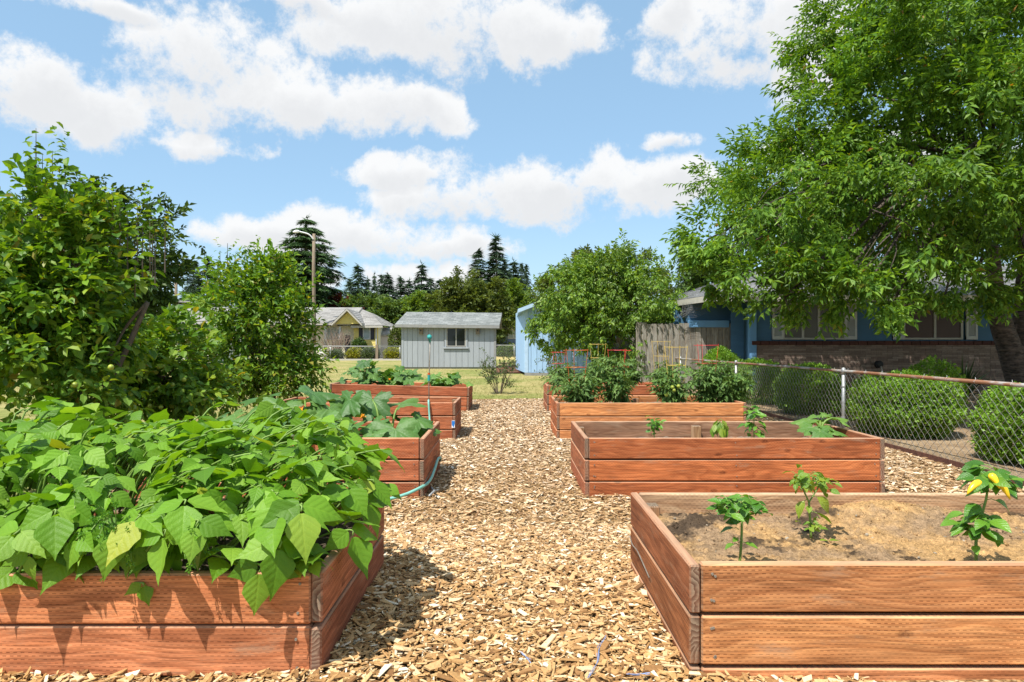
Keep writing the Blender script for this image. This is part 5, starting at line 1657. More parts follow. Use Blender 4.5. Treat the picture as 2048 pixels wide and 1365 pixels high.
sp3 = [P(x, y, 10.6) for x, y in ((440, 545), (455, 530), (490, 540), (505, 545), (515, 520), (530, 540), (470, 560), (545, 555), (435, 570), (600, 640), (612, 650), (600, 620))]
pear3 = tree('far_pear_tree', 'farther pear tree with wispy upright shoots below the street lamp', 'fruit tree', tb3, [([tb3, tb3 + [0, 0, .6], tb3 + [-.2, 0, 1.2]], [.05, .04, .03]), ([tb3 + [.38, 0, 0], tb3 + [.36, 0, .7], tb3 + [.1, 0, 1.3]], [.03, .03, .02]), ([tb3 + [.0, 0, .3], tb3 + [-.4, 0, .8], tb3 + [-.5, 0, 1.5]], [.03, .03, .02])],
             p3, 1900, T_p2, M['pear'], M['twig'], 1.0, .24, .3, .3, .018, 'pear trees along the lawn', 3, 9, bottom=.22,
             extra=shoots(sp3, .5, 16, .085, .5, .1))
mb = MB()
for p in sp3:
    mb.tube(np.array([p - [0, 0, .3], p, p + [0, 0, .35]]) - tb3, [.01, .007, .004], 4)
mb.build('shoots', M['twig'], pear3)

# big dark tree behind
T_fr = [spray(9, .34, .6, .7, .3, 1.0, .3) for _ in range(4)]
tb = P(190, 690, 36); tb[2] = 0
tree('dark_tree', 'large dark broadleaf tree standing behind the pear trees', 'tree', tb, [([tb, tb + [0, 0, 2], tb + [0, 0, 4]], [.4, .3, .2])],
     [pxl(230, 500, 100, 36), pxl(130, 450, 60, 36), pxl(60, 500, 80, 36), pxl(300, 560, 50, 36), pxl(180, 570, 100, 36), pxl(-40, 520, 90, 36), pxl(200, 420, 45, 36)], 2200, T_fr, M['dark_leaf'], M['bark'], 1.0, .25, .55, .1, .1, None, 1, 11)
# broadleaf trees behind the sheds
for (x, y, r, Y, mt, lab, nn) in (
        (730, 625, 38, 82, 'far_leaf', 'dark green broadleaf tree behind the yellow house', 1000),
        (785, 625, 32, 80, 'far_leaf', 'dense green tree between brown roof and grey shed', 900),
        (850, 615, 34, 78, 'lime_leaf', 'bright lime-green tree directly behind the grey shed roof', 1000),
        (920, 590, 44, 74, 'olive_leaf', 'olive-green magnolia-like tree above the grey shed', 1300),
        (975, 610, 42, 76, 'olive_leaf', 'broad olive tree above the grey shed roof corner', 1200),
        (1018, 608, 36, 80, 'lime_leaf', 'light green tree between the grey and blue sheds', 1000),
        (1075, 600, 40, 84, 'far_leaf', 'green tree partly hidden by the blue shed roof', 800),
        (1430, 540, 50, 60, 'dark_leaf', 'dark tree seen over the blue house roof', 1000),
        (500, 640, 40, 90, 'dark_leaf', 'dark tree hidden behind the farther pear tree', 600)):
    tb = P(x, 690, Y); tb[2] = 0
    k = Y / FPX
    lob = [pxl(x, y, r * .8, Y), pxl(x - r * .6, y + r * .35, r * .6, Y), pxl(x + r * .6, y + r * .3, r * .62, Y), pxl(x + r * .15, y - r * .45, r * .55, Y), pxl(x, y + r * .9, r * .9, Y), pxl(x - r * .7, y + r * 1.2, r * .7, Y), pxl(x + r * .7, y + r * 1.2, r * .7, Y)]
    tree('broadleaf_tree', lab, 'tree', tb, [([tb, tb + [0, 0, 1.4], tb + [0, 0, 2.4]], [.3, .22, .16])], lob, nn, T_fr, M[mt], M['bark'], 1.15, .26, .5, .1, .08, 'broadleaf trees behind the sheds', 0, 10)
tb = P(688, 690, 84); tb[2] = 0
tree('red_maple', 'dark red-leaved tree behind the yellow house roof', 'tree', tb, [([tb, tb + [0, 0, 2], tb + [0, 0, 3.5]], [.25, .2, .14])], [pxl(690, 608, 16, 84), pxl(668, 612, 13, 84), pxl(708, 622, 14, 84)], 500, T_fr, M['red_leaf'], M['bark'], .9, .28, .4, .1, .08)

# conifers
def tuft(L, n=6, w=.10):
    its = []
    for k in range(n):
        a = (k / (n - 1) - .5) * 1.9
        o_ = np.array([math.cos(a), math.sin(a), rng.uniform(-.45, -.05)])
        V = np.array([[0, -w / 2, 0], [0, w / 2, 0], [1, 0, 0]]) * L * rng.uniform(.6, 1.1)
        its.append((V @ frames(o_[None], np.array([[rng.normal(0, .4), rng.normal(0, .4), 1.0]]))[0].T, np.array([[0, 1, 2]]), np.zeros((3, 2))))
    return combine(its)
def conifer_mesh(H_, R_, n, seed, layers, droop=.35, bare=.08, pw=1.0, tl=.6, w=.16, tiers=False):
    r = np.random.default_rng(seed)
    tf = [tuft(tl, 6, w) for _ in range(3)]
    pts, dirs = [], []
    for k in range(layers):
        t = (k + r.uniform(.1, .9)) / layers
        h = H_ * (bare + (1 - bare) * t)
        rad = R_ * (1 - t) ** pw * r.uniform(.75, 1.15) + .12
        nb = max(3, int(n / layers / 4 * (0.5 + rad / R_)))
        for b in range(nb):
            a = r.uniform(0, 6.283)
            ln = rad * r.uniform(.6, 1.1)
            m = max(2, int(ln / (tl * .42)))
            for j in range(m):
                s = (j + .8) / m
                p = np.array([math.cos(a) * ln * s, math.sin(a) * ln * s, h - droop * ln * s * s + (.22 * ln * s if tiers else .05 * ln)])
                p += r.normal(0, .06 * tl, 3) + np.array([-math.sin(a), math.cos(a), 0]) * r.normal(0, .14) * ln * s
                pts.append(p)
                dirs.append([math.cos(a) + r.normal(0, .35), math.sin(a) + r.normal(0, .35), -.25 + r.normal(0, .15)])
    for j in range(8):
        pts.append([0, 0, H_ * (1 - .012 * j)]); dirs.append([r.normal(0, .5), r.normal(0, .5), .8])
    pts, dirs = np.array(pts), np.array(dirs)
    Rm = frames(dirs, np.tile([0, 0, 1.0], (len(pts), 1)))
    k = r.integers(0, 3, len(pts))
    its = [scatter(tf[q_], pts[k == q_], Rm[k == q_], r.uniform(.7, 1.25, (k == q_).sum())) for q_ in range(3) if (k == q_).any()]
    V, F, U = combine(its)
    return mesh('crown', V, F)
FIR = []
for v in range(5):
    me = conifer_mesh(20.0, 5.4, 2000, 70 + v, 36, .36, .04, .8, 1.2, .22)
    me.materials.append(M['needle'])
    mb = MB(); mb.tube([(0, 0, -.3), (0, 0, 10), (0, 0, 19.6)], [.35, .2, .03], 6)
    tk = mesh('trunk', np.concatenate(mb.V), mb.F); tk.materials.append(M['bark'])
    FIR.append((me, tk))
firs = [(717, 528, 118), (736, 557, 130), (749, 547, 128), (763, 549, 134), (776, 546, 126), (802, 552, 140), (818, 560, 142), (843, 525, 128), (861, 556, 140), (880, 558, 146), (956, 497, 112), (993, 474, 108), (1027, 519, 116), (1043, 526, 118), (1053, 528, 122),
        (388, 522, 120), (415, 516, 116), (1362, 500, 115), (1382, 520, 118), (1395, 512, 130), (700, 560, 124), (1010, 525, 120)]
names = ['fir standing by the cedar', 'short fir half hidden behind a taller one', 'slim fir left of the twin firs', 'narrow fir of the twin pair', 'taller fir of the twin pair', 'fir over the lime-green tree', 'small fir beside the tall spiky one', 'tall spiky fir above the grey shed roof', 'short fir right of the tall spiky one', 'smallest lone fir above the lime-green tree',
         'second tallest fir above the grey shed', 'tallest fir of the whole skyline', 'fir stepping down beside the tallest', 'slender fir near the blue shed roof', 'last slender fir before the round tree', 'fir beside the utility pole', 'fir between utility pole and farther pear tree', 'tall thin fir between round tree and cherry tree', 'fir touching the cherry leaves over the blue house', 'dim fir behind the cherry branches', 'fir tucked behind the cedar skirt', 'fir directly behind the tallest']
for k, ((x, y, Y), nm) in enumerate(zip(firs, names)):
    c = P(x, y, Y)
    me, tk = FIR[k % 5]
    e = tag(empty('fir_tree', (c[0], Y, -.2), (0, 0, rng.uniform(0, 6))), 'dark ' + nm if not nm.startswith(('tallest', 'smallest', 'second', 'last')) else nm, 'fir tree', 'firs on the skyline')
    s = c[2] / 20.0
    thin = .62 if 'thin' in nm or 'slender' in nm or 'slim' in nm else rng.uniform(.95, 1.3)
    e.scale = (s * thin, s * thin, s)
    link('crown', me, None, e); link('trunk', tk, None, e)
# deodar cedar with tiered drooping branches
c = P(612, 433, 84)
e = tag(empty('cedar_tree', (c[0], 84, -.2)), 'broad tiered cedar with drooping branches behind the lamp pole', 'cedar tree')
me = conifer_mesh(c[2], 7.2, 4600, 5, 19, .34, .12, .62, .95, .2, True)
link('crown', me, M['cedar'], e)
mb = MB(); mb.tube([(0, 0, -.2), (.1, 0, c[2] * .5), (0, 0, c[2] * .97)], [.5, .3, .05], 8); mb.build('trunk', M['bark'], e)
# a low far wood that closes the horizon between the nearer trees
pts, nt = [], 2600
x = rng.uniform(-160, 190, nt); y = rng.uniform(160, 185, nt); z = rng.uniform(0, 1, nt) ** .8 * (7.5 + 2.2 * np.sin(x * .11) + 1.6 * np.sin(x * .37 + 1))
sp = [spray(10, 1.1, .7, 2.4, .3, 1.0, .3) for _ in range(3)]
its = []
k = rng.integers(0, 3, nt)
pos = np.stack([x, y, z], -1)
for q_ in range(3):
    w = k == q_
    its.append(scatter(sp[q_], pos[w], frames(rv(w.sum()) + [0, -.3, .3], np.tile([0, 0, 1.0], (w.sum(), 1))), rng.uniform(.8, 1.4, w.sum())))
V, F, U = combine(its)
o = link('far_woods', mesh('far_woods', V, F), M['dark_leaf']); o['kind'] = 'stuff'
tag(o, 'distant dark green belt of woods along the horizon', 'woods')

# ------------------------------------------------------------------ shrubs
_lq = np.array([[0, 0, 0], [.5, .33, .06], [1, 0, 0], [.5, -.33, .06]])
lf = [combine([(_lq * .026 * rng.uniform(.8, 1.2) @ frames(np.array([[1, math.cos(a), math.sin(a)]]), rv(1))[0].T + [.01 * j, 0, 0], np.array([[0, 3, 2, 1]]), np.zeros((4, 2))) for j, a in enumerate(rng.uniform(0, 6.28, 5))]) for _ in range(4)]
def boxwood(c, r, n, label, mat='box', name='boxwood_bush', size=1.35, cat='bush', group='clipped bushes behind the fence'):
    c, r = np.asarray(c, float), np.asarray(r, float) * np.ones(3)
    e = tag(empty(name, (c[0], c[1], 0)), label, cat, group)
    dirs = rv(n)
    u = rng.uniform(0, 1, n)
    lump = 1 + rng.normal(0, .035, n) * (rng.uniform(0, 1, n) > .5) + .07 * np.sin(dirs[:, 0] * 7 + c[0]) * np.sin(dirs[:, 1] * 6) + .05 * np.sin(dirs[:, 2] * 9 + c[1])
    shape = np.abs(dirs) ** 2.25
    k_ = 1 / shape.sum(1) ** (1 / 2.25)                       # a softened block, as clipped shrubs are
    rad = (1 - .22 * u ** 2.2)[:, None]
    p = c + dirs * (k_ * lump)[:, None] * r * rad - [c[0], c[1], 0]
    ok = p[:, 2] > .02
    p, dd = p[ok], dirs[ok]
    its = []
    kk = rng.integers(0, 4, len(p))
    R_ = frames(dd + rng.normal(0, .6, dd.shape) + [0, 0, .4], rv(len(dd)))
    for q_ in range(4):
        w = kk == q_
        its.append(scatter(lf[q_], p[w], R_[w], size * rng.uniform(.7, 1.3, w.sum())))
    V, F, U = combine(its)
    link('foliage', mesh('foliage', V, F), M[mat], e)
    mb = MB()
    for k in range(12):
        a = rng.uniform(0, 6.28)
        tip = rv(1)[0] * r * .72; tip[2] = abs(tip[2]) + c[2] * .6
        mb.tube(bez((math.cos(a) * .05, math.sin(a) * .05, 0), tip * [.4, .4, .5], tip, n=6), [.014, .011, .009, .008, .006, .004, .003][:len(bez((0, 0, 0), (1, 1, 1), (2, 2, 2), n=6))], 4)
    mb.build('stems', M['twig'], e)
    return e
boxwood((5.66, 9.35, .42), (.65, .62, .45), 9500, 'large rounded clipped bush beside the nearest fence post')
boxwood((5.74, 7.05, .40), (.54, .55, .42), 8500, 'clipped bush cut off by the photo edge beyond the fence')
boxwood((5.62, 12.2, .42), (.56, .58, .45), 6000, 'middle clipped bush between the two nearest fence posts')
boxwood((5.45, 14.4, .45), (.5, .55, .5), 4000, 'dark clipped bush by the brick wall corner')
boxwood((5.35, 16.5, .6), (.42, .45, .58), 4500, 'small bright bush against the weathered board fence')
boxwood((6.9, 10.6, .5), (.42, .4, .52), 1800, 'loose leafy shrub poking up behind the largest clipped bush')
boxwood((fx(707), FY - .1 + .6, .42), (.62, .5, .42), 1300, 'golden-leaved rounded bush behind the far fence', 'gold', 'golden_bush', 4.5, 'bush', 'bushes along the far fence')
boxwood((fx(737), FY + .5, .42), (.65, .5, .42), 1300, 'grey-green rounded bush next to the golden one', 'shrub', 'grey_bush', 4.5, 'bush', 'bushes along the far fence')
boxwood((fx(784), FY + .5, .42), (.68, .5, .44), 1300, 'golden bush next to the grey shed corner', 'gold', 'golden_bush', 4.5, 'bush', 'bushes along the far fence')
boxwood((fx(668), FY + .5, .3), (.55, .5, .36), 900, 'low green bush by the plastic chairs', 'shrub', 'low_bush', 4.5, 'bush', 'bushes along the far fence')
boxwood((fx(1015, 72), 72, .5), (1.1, .6, .55), 1000, 'dark bush under the slate-blue house window', 'far_leaf', 'far_bush', 5, 'bush', 'bushes along the far fence')
boxwood((fx(793, 60), 60, 1.5), (.55, .5, 1.35), 1200, 'tall reddish-green shrub at the grey shed corner', 'olive_leaf', 'tall_shrub', 5, 'bush', 'bushes along the far fence')
boxwood((fx(716, 60), 60.6, .9), (.5, .4, .75), 700, 'dark shrub against the yellow house wall', 'dark_leaf', 'dark_shrub', 6, 'bush', 'bushes along the far fence')

def twig_shrub(name, label, base, h, spread, nst, nleaf, mat, twig, L=.05, W=.5, seed=1):
    r = np.random.default_rng(seed)
    base = np.asarray(base, float)
    e = tag(empty(name, tuple(base)), label, 'shrub')
    mb, its = MB(), []
    for k in range(nst):
        a = r.uniform(0, 6.28); s = r.uniform(.25, 1)
        tip = np.array([math.cos(a) * spread * s, math.sin(a) * spread * s, h * r.uniform(.6, 1.0)])
        st = bez((math.cos(a) * .07, math.sin(a) * .07, 0), tip * [.55, .55, .5], tip, n=10)
        mb.tube(st, np.linspace(.010, .004, len(st)) * h, 4)
        for j in range(3):
            s0 = st[r.integers(3, len(st))]
            t2 = s0 + r.normal(0, .16, 3) * h + [0, 0, .14 * h]
            mb.tube([s0, (s0 + t2) / 2 + r.normal(0, .015, 3), t2], [.006 * h, .004 * h, .002 * h], 3)
            for _ in range(nleaf):
                t = r.uniform(.2, 1.05)
                p = s0 + (t2 - s0) * t + r.normal(0, .03, 3) * h
                l = leaf_small(L * r.uniform(.7, 1.2), W, .3, .2)
                its.append((l[0] @ frames(r.normal(0, 1, (1, 3)) + [[0, 0, .4]], r.normal(0, .5, (1, 3)) + [[0, 0, 1]])[0].T + p, l[1], l[2]))
    mb.build('stems', M[twig], e)
    if its:
        V, F, U = combine(its)
        link('foliage', mesh('foliage', V, F), M[mat], e)
twig_shrub('berry_bush', 'open twiggy berry bush on the lawn at the end of the chip path', (P(997, 0, 17.6)[0], 17.6, -.02), .95, .66, 15, 24, 'shrub', 'twig', .075, .45, 3)
twig_shrub('berry_bush', 'grey-leaved berry bush against the light blue shed', (P(1112, 0, 16.5)[0], 16.5, 0), 1.05, .45, 12, 18, 'shrub', 'twig', .065, .45, 8)
twig_shrub('bare_shrub', 'leafless twiggy shrub before the yellow house porch', (fx(672, 59), 59.0, 0), 2.6, 1.7, 60, 0, 'shrub', 'dry_twig', .05, .5, 5)
# sword-leaved plant under the brick wall
b_ = np.array([P(1925, 0, 15.5)[0], 15.5, 0])
e = tag(empty('yucca_plant', tuple(b_)), 'spiky sword-leaved plant by the brick wall near the cherry trunk', 'plant')
for k in range(60):
    a = rng.uniform(0, 6.28); t = rng.uniform(.3, 1.25); l_ = rng.uniform(.8, 1.25)
    d1 = np.array([math.cos(a) * math.sin(t), math.sin(a) * math.sin(t), math.cos(t)])
    pts = np.array([d1 * .1, d1 * l_ * .5, d1 * l_ + [0, 0, -.22 * l_ * math.sin(t)]])
    sd = np.array([-math.sin(a), math.cos(a), 0]) * .028
    V = np.array([pts[0] - sd, pts[0] + sd, pts[1] - sd, pts[1] + sd, pts[2]])
    link('leaf', mesh('leaf', V, [[0, 1, 3, 2], [2, 3, 4]]), M['sword'], e)
# coiled hose pipe outlet on the brick wall
c = P(1757, 729, 17.95)
e = tag(empty('dryer_vent', (c[0], 17.95, c[2])), 'round dark vent on the brick wall with a white pipe below', 'vent')
mb = MB(); mb.tube([(0, .04, 0), (0, -.06, 0), (0, -.09, 0)], [.10, .10, .06], 14); mb.build('vent_hood', M['black'], e)
mb = MB(); mb.tube(bez((.02, -.08, -.05), (.06, -.10, -.2), (.14, -.12, -.42), (.16, -.1, -c[2] + .02), n=9), .016, 6); mb.build('pipe', M['cream_trim'], e)

# ------------------------------------------------------------------ bean plants
def lmesh(name, tm, mat, smooth=True):
    me = mesh(name, tm[0], tm[1], tm[2], smooth)
    me.materials.append(mat)
    return me
BP = [.05, .27, .355, .33, .24, .135, .05, .0]
BEANT = [leaf_grid(1.0, [w * rng.uniform(.9, 1.1) for w in BP], rng.uniform(.0, .5), rng.uniform(-.12, .42), .016, 8, rng.uniform(-.05, .2)) for _ in range(10)]
BEAN = [lmesh('bean_leaf', t, M['bean']) for t in BEANT]
bo = np.array([-1.98, 2.84, .4])
beans = tag(empty('bean_plants', tuple(bo)), 'dense bright green bean plants spilling over the bed edge', 'bean plants')
def canopy(x, y):
    """height of the bean canopy"""
    ex = np.minimum(1, np.maximum(0, (-.58 - x) / .28))
    ey = np.minimum(1, np.maximum(0, (y - 2.20) / .5))
    eb = np.minimum(1, np.maximum(0, (3.7 - y) / .3))
    return .50 + .40 * np.sqrt(ex) * np.sqrt(ey) * np.sqrt(eb) + .035 * np.sin(x * 5.3 + 1) * np.sin(y * 6.1) + .03 * np.sin(x * 11 + y * 8)
recs = []     # position, forward, normal, size, template
stems = MB()
def trifoliate(p, hd, pitch, size, roll=0.0):
    f = np.array([math.cos(hd) * math.cos(pitch), math.sin(hd) * math.cos(pitch), -math.sin(pitch)])
    up = np.array([math.cos(hd) * math.sin(pitch), math.sin(hd) * math.sin(pitch), math.cos(pitch)]) + rng.normal(0, .15, 3)
    R_ = frames(f[None], up[None])[0]
    for ang, sc, dp in ((0, 1.0, 0), (1.25, .88, .3), (-1.25, .88, .3)):
        dl = R_ @ np.array([math.cos(ang), math.sin(ang), -.12 - .25 * rng.uniform(0, 1)])
        nl = R_ @ np.array([.25 * rng.normal(), rng.normal() * .4, 1.0])
        recs.append((p + dl * size * .06 + (f * size * .14 if ang == 0 else 0), dl, nl, size * sc * rng.uniform(.82, 1.12), rng.integers(0, len(BEAN))))
    root = np.array([p[0] * .75 + bo[0] * .1 + p[0] * .15 - .12, p[1] * .8 + 2.85 * .2, max(.42, p[2] - .2)])
    pe = bez(root, (root + p) / 2 + rng.normal(0, .02, 3) + [0, 0, .05], p, p + f * size * .16, n=9)
    stems.tube(pe - bo, np.linspace(.005, .0028, len(pe)), 5)
n_tri = 0
for layer, (cnt, dz) in enumerate(((380, 0.0), (260, -.07), (170, -.15))):
    for _ in range(cnt):
        x, y = rng.uniform(-3.25, -.64), 2.26 + 1.2 * rng.uniform(0, 1)
        z = canopy(x, y) + dz + rng.normal(0, .025)
        if z < .44: continue
        hd = rng.uniform(0, 6.283)
        tocam = math.atan2(-1.0, .45)
        if y < 2.5: hd = tocam + rng.normal(0, .8)
        elif x > -.85: hd = math.atan2(-.5, 1) + rng.normal(0, .8)
        elif rng.uniform() < .3: hd = tocam + rng.normal(0, .9)
        trifoliate(np.array([x, y, z]), hd, rng.normal(.12, .5) + (.25 if y < 2.38 or x > -.75 else 0), rng.uniform(.065, .15))
# the leaves that hang over the front board and the path side
for (px, py, Y, hd, pit, sz) in ((560, 1080, 2.22, -1.35, .95, .175), (520, 1130, 2.20, -1.5, 1.15, .15), (600, 1010, 2.28, -1.1, .7, .18), (560, 1000, 2.3, -2.2, .6, .18), (700, 1060, 2.5, -.7, .85, .16), (690, 970, 2.6, -.5, .5, .15),
                                 (40, 1060, 2.2, -1.9, .5, .15), (60, 1100, 2.2, -1.2, 1.0, .11), (160, 1070, 2.22, -2.2, .9, .11), (230, 1060, 2.22, -1.5, .8, .14), (330, 1060, 2.22, -1.3, .9, .14), (395, 1040, 2.22, -1.5, .8, .15), (370, 1000, 2.28, -1.2, .5, .15), (740, 960, 2.8, -.3, .5, .14), (760, 900, 3.0, 0.2, .35, .14), (715, 905, 3.0, 1.2, -.3, .15), (730, 1000, 2.75, -.6, .6, .14), (280, 1030, 2.25, -1.9, .6, .15), (110, 1020, 2.25, -1.0, .6, .15)):
    trifoliate(P(px, py, Y), hd, pit, sz)
# a few leaves standing up against the trees behind
for (px, py, Y, sz) in ((110, 815, 3.2, .12), (70, 820, 3.3, .11), (450, 808, 3.4, .11), (265, 825, 3.3, .13), (395, 835, 3.3, .11), (190, 850, 3.3, .11), (340, 850, 3.3, .12), (520, 860, 3.3, .12), (15, 850, 3.1, .12), (600, 850, 3.35, .11)):
    trifoliate(P(px, py, Y), rng.uniform(0, 6.28), rng.uniform(-.7, .1), sz)
stems.build('stems', M['stem'], beans, True)
def seen(r):
    p = r[0]
    px = VX + p[0] * FPX / p[1]
    return (r[3] / p[1]) * (1 if -30 < px < 900 else .2) * (.6 + (p[2] - .4))
recs.sort(key=seen, reverse=True)
for (p, f, nr, s, k) in recs[:300]:
    place_leaf('leaf', BEAN[k], beans, bo, p, f, nr, s)
its = []
rest = recs[300:]
for k in range(len(BEANT)):
    sel = [r for r in rest if r[4] == k]
    if sel:
        its.append(scatter((BEANT[k][0], [BEANT[k][1]], BEANT[k][2]), np.array([r[0] for r in sel]) - bo, frames(np.array([r[1] for r in sel]), np.array([r[2] for r in sel])), np.array([r[3] for r in sel])))
V, F, U = combine(its)
o = link('inner_leaves', mesh('inner_leaves', V, F, U, True), M['bean'], beans); o['kind'] = 'stuff'

# small flowering weeds at the foot of the beans
T_wd = [spray(12, .028, .45, .07, .2, 1.0, .3, .3) for _ in range(3)]
for k, (px, py, lab) in enumerate(((262, 1110, 'feathery weed at the bean bed front board, farther from the path'), (395, 1105, 'feathery weed at the bean bed front board, closer to the path'), (232, 1060, 'small yellow-flowered weed among the bean leaves'))):
    b_ = P(px, py, 2.285); b_[2] = max(b_[2], .45)
    e = tag(empty('weed', tuple(b_)), lab, 'weed', 'weeds in the bean bed')
    mb = MB(); its = []
    for j in range(9):
        a = rng.uniform(0, 6.28); tip = np.array([math.cos(a) * .06, -.03 - abs(math.sin(a)) * .05, rng.uniform(-.05, .10)])
        st = bez((0, 0, -.06), tip * .5 + [0, 0, .04], tip, n=6)
        mb.tube(st, .0022, 4)
        for t in (.5, .8, 1.0):
            its.append((T_wd[j % 3][0] @ frames((tip + rng.normal(0, .03, 3))[None], np.array([[0, 0, 1.0]]))[0].T * .5 + st[int(t * (len(st) - 1))], T_wd[j % 3][1], T_wd[j % 3][2]))
    mb.build('stems', M['stem'], e)
    V, F, U = combine(its)
    link('foliage', mesh('foliage', V, F), M['pepper'], e)

# ------------------------------------------------------------------ squash plants
SQT = [leaf_lobed(100 + k, 1.0, rng.uniform(.14, .26)) for k in range(5)]
SQ = {m: [lmesh('squash_leaf', t, M[m]) for t in SQT] for m in ('squash', 'squash2')}
def squash(label, base, leaves, mat, flowers=(), group='squash plants in the left beds'):
    """leaves: blade position, heading, pitch, radius"""
    base = np.asarray(base, float)
    e = tag(empty('squash_plant', tuple(base)), label, 'squash plant', group)
    mb = MB()
    for j, (p, hd, pit, r_) in enumerate(leaves):
        p = np.asarray(p, float)
        f = np.array([math.cos(hd) * math.cos(pit), math.sin(hd) * math.cos(pit), -math.sin(pit)])
        up = np.array([math.cos(hd) * math.sin(pit), math.sin(hd) * math.sin(pit), math.cos(pit)])
        place_leaf('leaf', SQ[mat][j % 5], e, base, p, f, up + rng.normal(0, .12, 3), r_)
        root = base + np.append(rng.normal(0, .03, 2), 0)
        st = bez(root, root + (p - root) * [.45, .45, .65] + [0, 0, .04], p, n=9)
        mb.tube(st - base, np.linspace(.013, .008, len(st)), 6)
    mb.build('stems', M['stem'], e, True)
    for p in flowers:
        p = np.asarray(p, float)
        mb = MB()
        for j in range(5):
            a = j * 6.283 / 5
            d0, s0 = np.array([math.cos(a), math.sin(a), 0]), np.array([-math.sin(a), math.cos(a), 0])
            V = [(0, 0, 0), tuple(d0 * .014 - s0 * .013 + [0, 0, .035]), tuple(d0 * .014 + s0 * .013 + [0, 0, .035]), tuple(d0 * .03 + [0, 0, .055])]
            mb.add(np.array(V), [[0, 1, 2], [1, 3, 2]])
        fl = mb.build('flower', M['petal'], e)
        fl.location = tuple(p - base); fl.rotation_euler = (rng.uniform(.3, .9), rng.uniform(-.4, .4), rng.uniform(0, 6))
    return e
def lv(px, py, Y, hd, pit, r_px):
    return (P(px, py, Y), hd, pit, 1.2 * r_px * Y / FPX)
D_ = math.radians
squash('big zucchini plant nearest the path corner, silver-mottled leaves', (-1.15, 6.1, .36),
       [lv(790, 860, 5.75, D_(-80), .75, 52), lv(700, 800, 6.1, D_(-130), .85, 42), lv(800, 810, 6.3, D_(60), -.25, 46), lv(745, 800, 6.2, D_(-100), .8, 44), lv(755, 845, 5.9, D_(-150), .35, 40), lv(830, 838, 6.2, D_(-20), .3, 36), lv(850, 855, 6.3, D_(-40), .35, 30),
        lv(700, 855, 5.8, D_(-140), .45, 46), lv(715, 825, 6.4, D_(150), .2, 36), lv(770, 830, 6.4, D_(90), .1, 38), lv(815, 870, 5.9, D_(-60), .5, 30), lv(745, 870, 5.7, D_(-110), .5, 34), lv(720, 880, 5.65, D_(-80), .3, 40), lv(680, 875, 5.7, D_(-150), .5, 40), lv(845, 848, 6.5, D_(10), .2, 26)],
       'squash', [P(720, 838, 5.9)])
squash('large-leaved zucchini plant in middle of hose-side bed with orange flower', (-1.85, 6.1, .36),
       [lv(560, 815, 5.9, D_(-100), .55, 48), lv(620, 785, 6.1, D_(10), .1, 52), lv(530, 795, 6.2, D_(170), .15, 44), lv(600, 830, 5.9, D_(-60), .55, 44), lv(660, 815, 6.0, D_(-40), .5, 44), lv(570, 845, 5.7, D_(-120), .45, 44), lv(640, 845, 5.7, D_(-80), .5, 42), lv(500, 830, 5.9, D_(-160), .35, 40), lv(610, 800, 6.4, D_(90), .1, 40), lv(655, 795, 6.3, D_(40), .1, 40), lv(545, 862, 5.65, D_(-100), .4, 36), lv(680, 845, 6.2, D_(-20), .3, 36), lv(620, 870, 5.65, D_(-90), .4, 38)],
       'squash', [P(604, 836, 5.75), P(600, 826, 5.8)])
squash('zucchini plant at the lawn end of its bed, behind the bean leaves', (-2.6, 6.1, .36),
       [lv(470, 830, 6.0, D_(-150), .3, 38), lv(430, 840, 6.0, D_(160), .3, 36), lv(480, 855, 5.8, D_(-80), .4, 40), lv(450, 860, 5.7, D_(-120), .4, 36), lv(520, 855, 5.9, D_(-50), .4, 36), lv(410, 862, 5.8, D_(-160), .35, 34)], 'squash')
def heap(cx, cy, Y, w_, h_, n, r_px):
    out = []
    for k in range(n):
        a = rng.uniform(0, 6.283); s = math.sqrt(rng.uniform(0, 1))
        ex, ez = math.cos(a) * s, abs(math.sin(a)) * s
        out.append((P(cx + ex * w_, cy - ez * h_ * math.sqrt(max(0, 1 - .6 * ex * ex)), Y + rng.uniform(-.4, .4)), math.atan2(-.4 + rng.normal(0, .7), ex + rng.normal(0, .4)), rng.uniform(.15, .75), r_px * rng.uniform(.75, 1.15) * Y / FPX))
    return out
squash('dark-leaved squash plant at the lawn corner of the farthest bed', (P(733, 0, 13.4)[0], 13.35, .45), heap(733, 766, 13.3, 50, 44, 30, 17), 'squash', group='squash plants in the far bed')
squash('middle squash plant of the farthest bed with orange flower', (P(806, 0, 13.4)[0], 13.35, .42), heap(806, 768, 13.3, 38, 34, 24, 17), 'squash2', [P(778, 762, 12.9)], group='squash plants in the far bed')
squash('low pale squash plant at the path end of the farthest bed', (P(897, 0, 13.4)[0], 13.35, .40), heap(893, 769, 13.3, 44, 26, 24, 16), 'squash2', group='squash plants in the far bed')

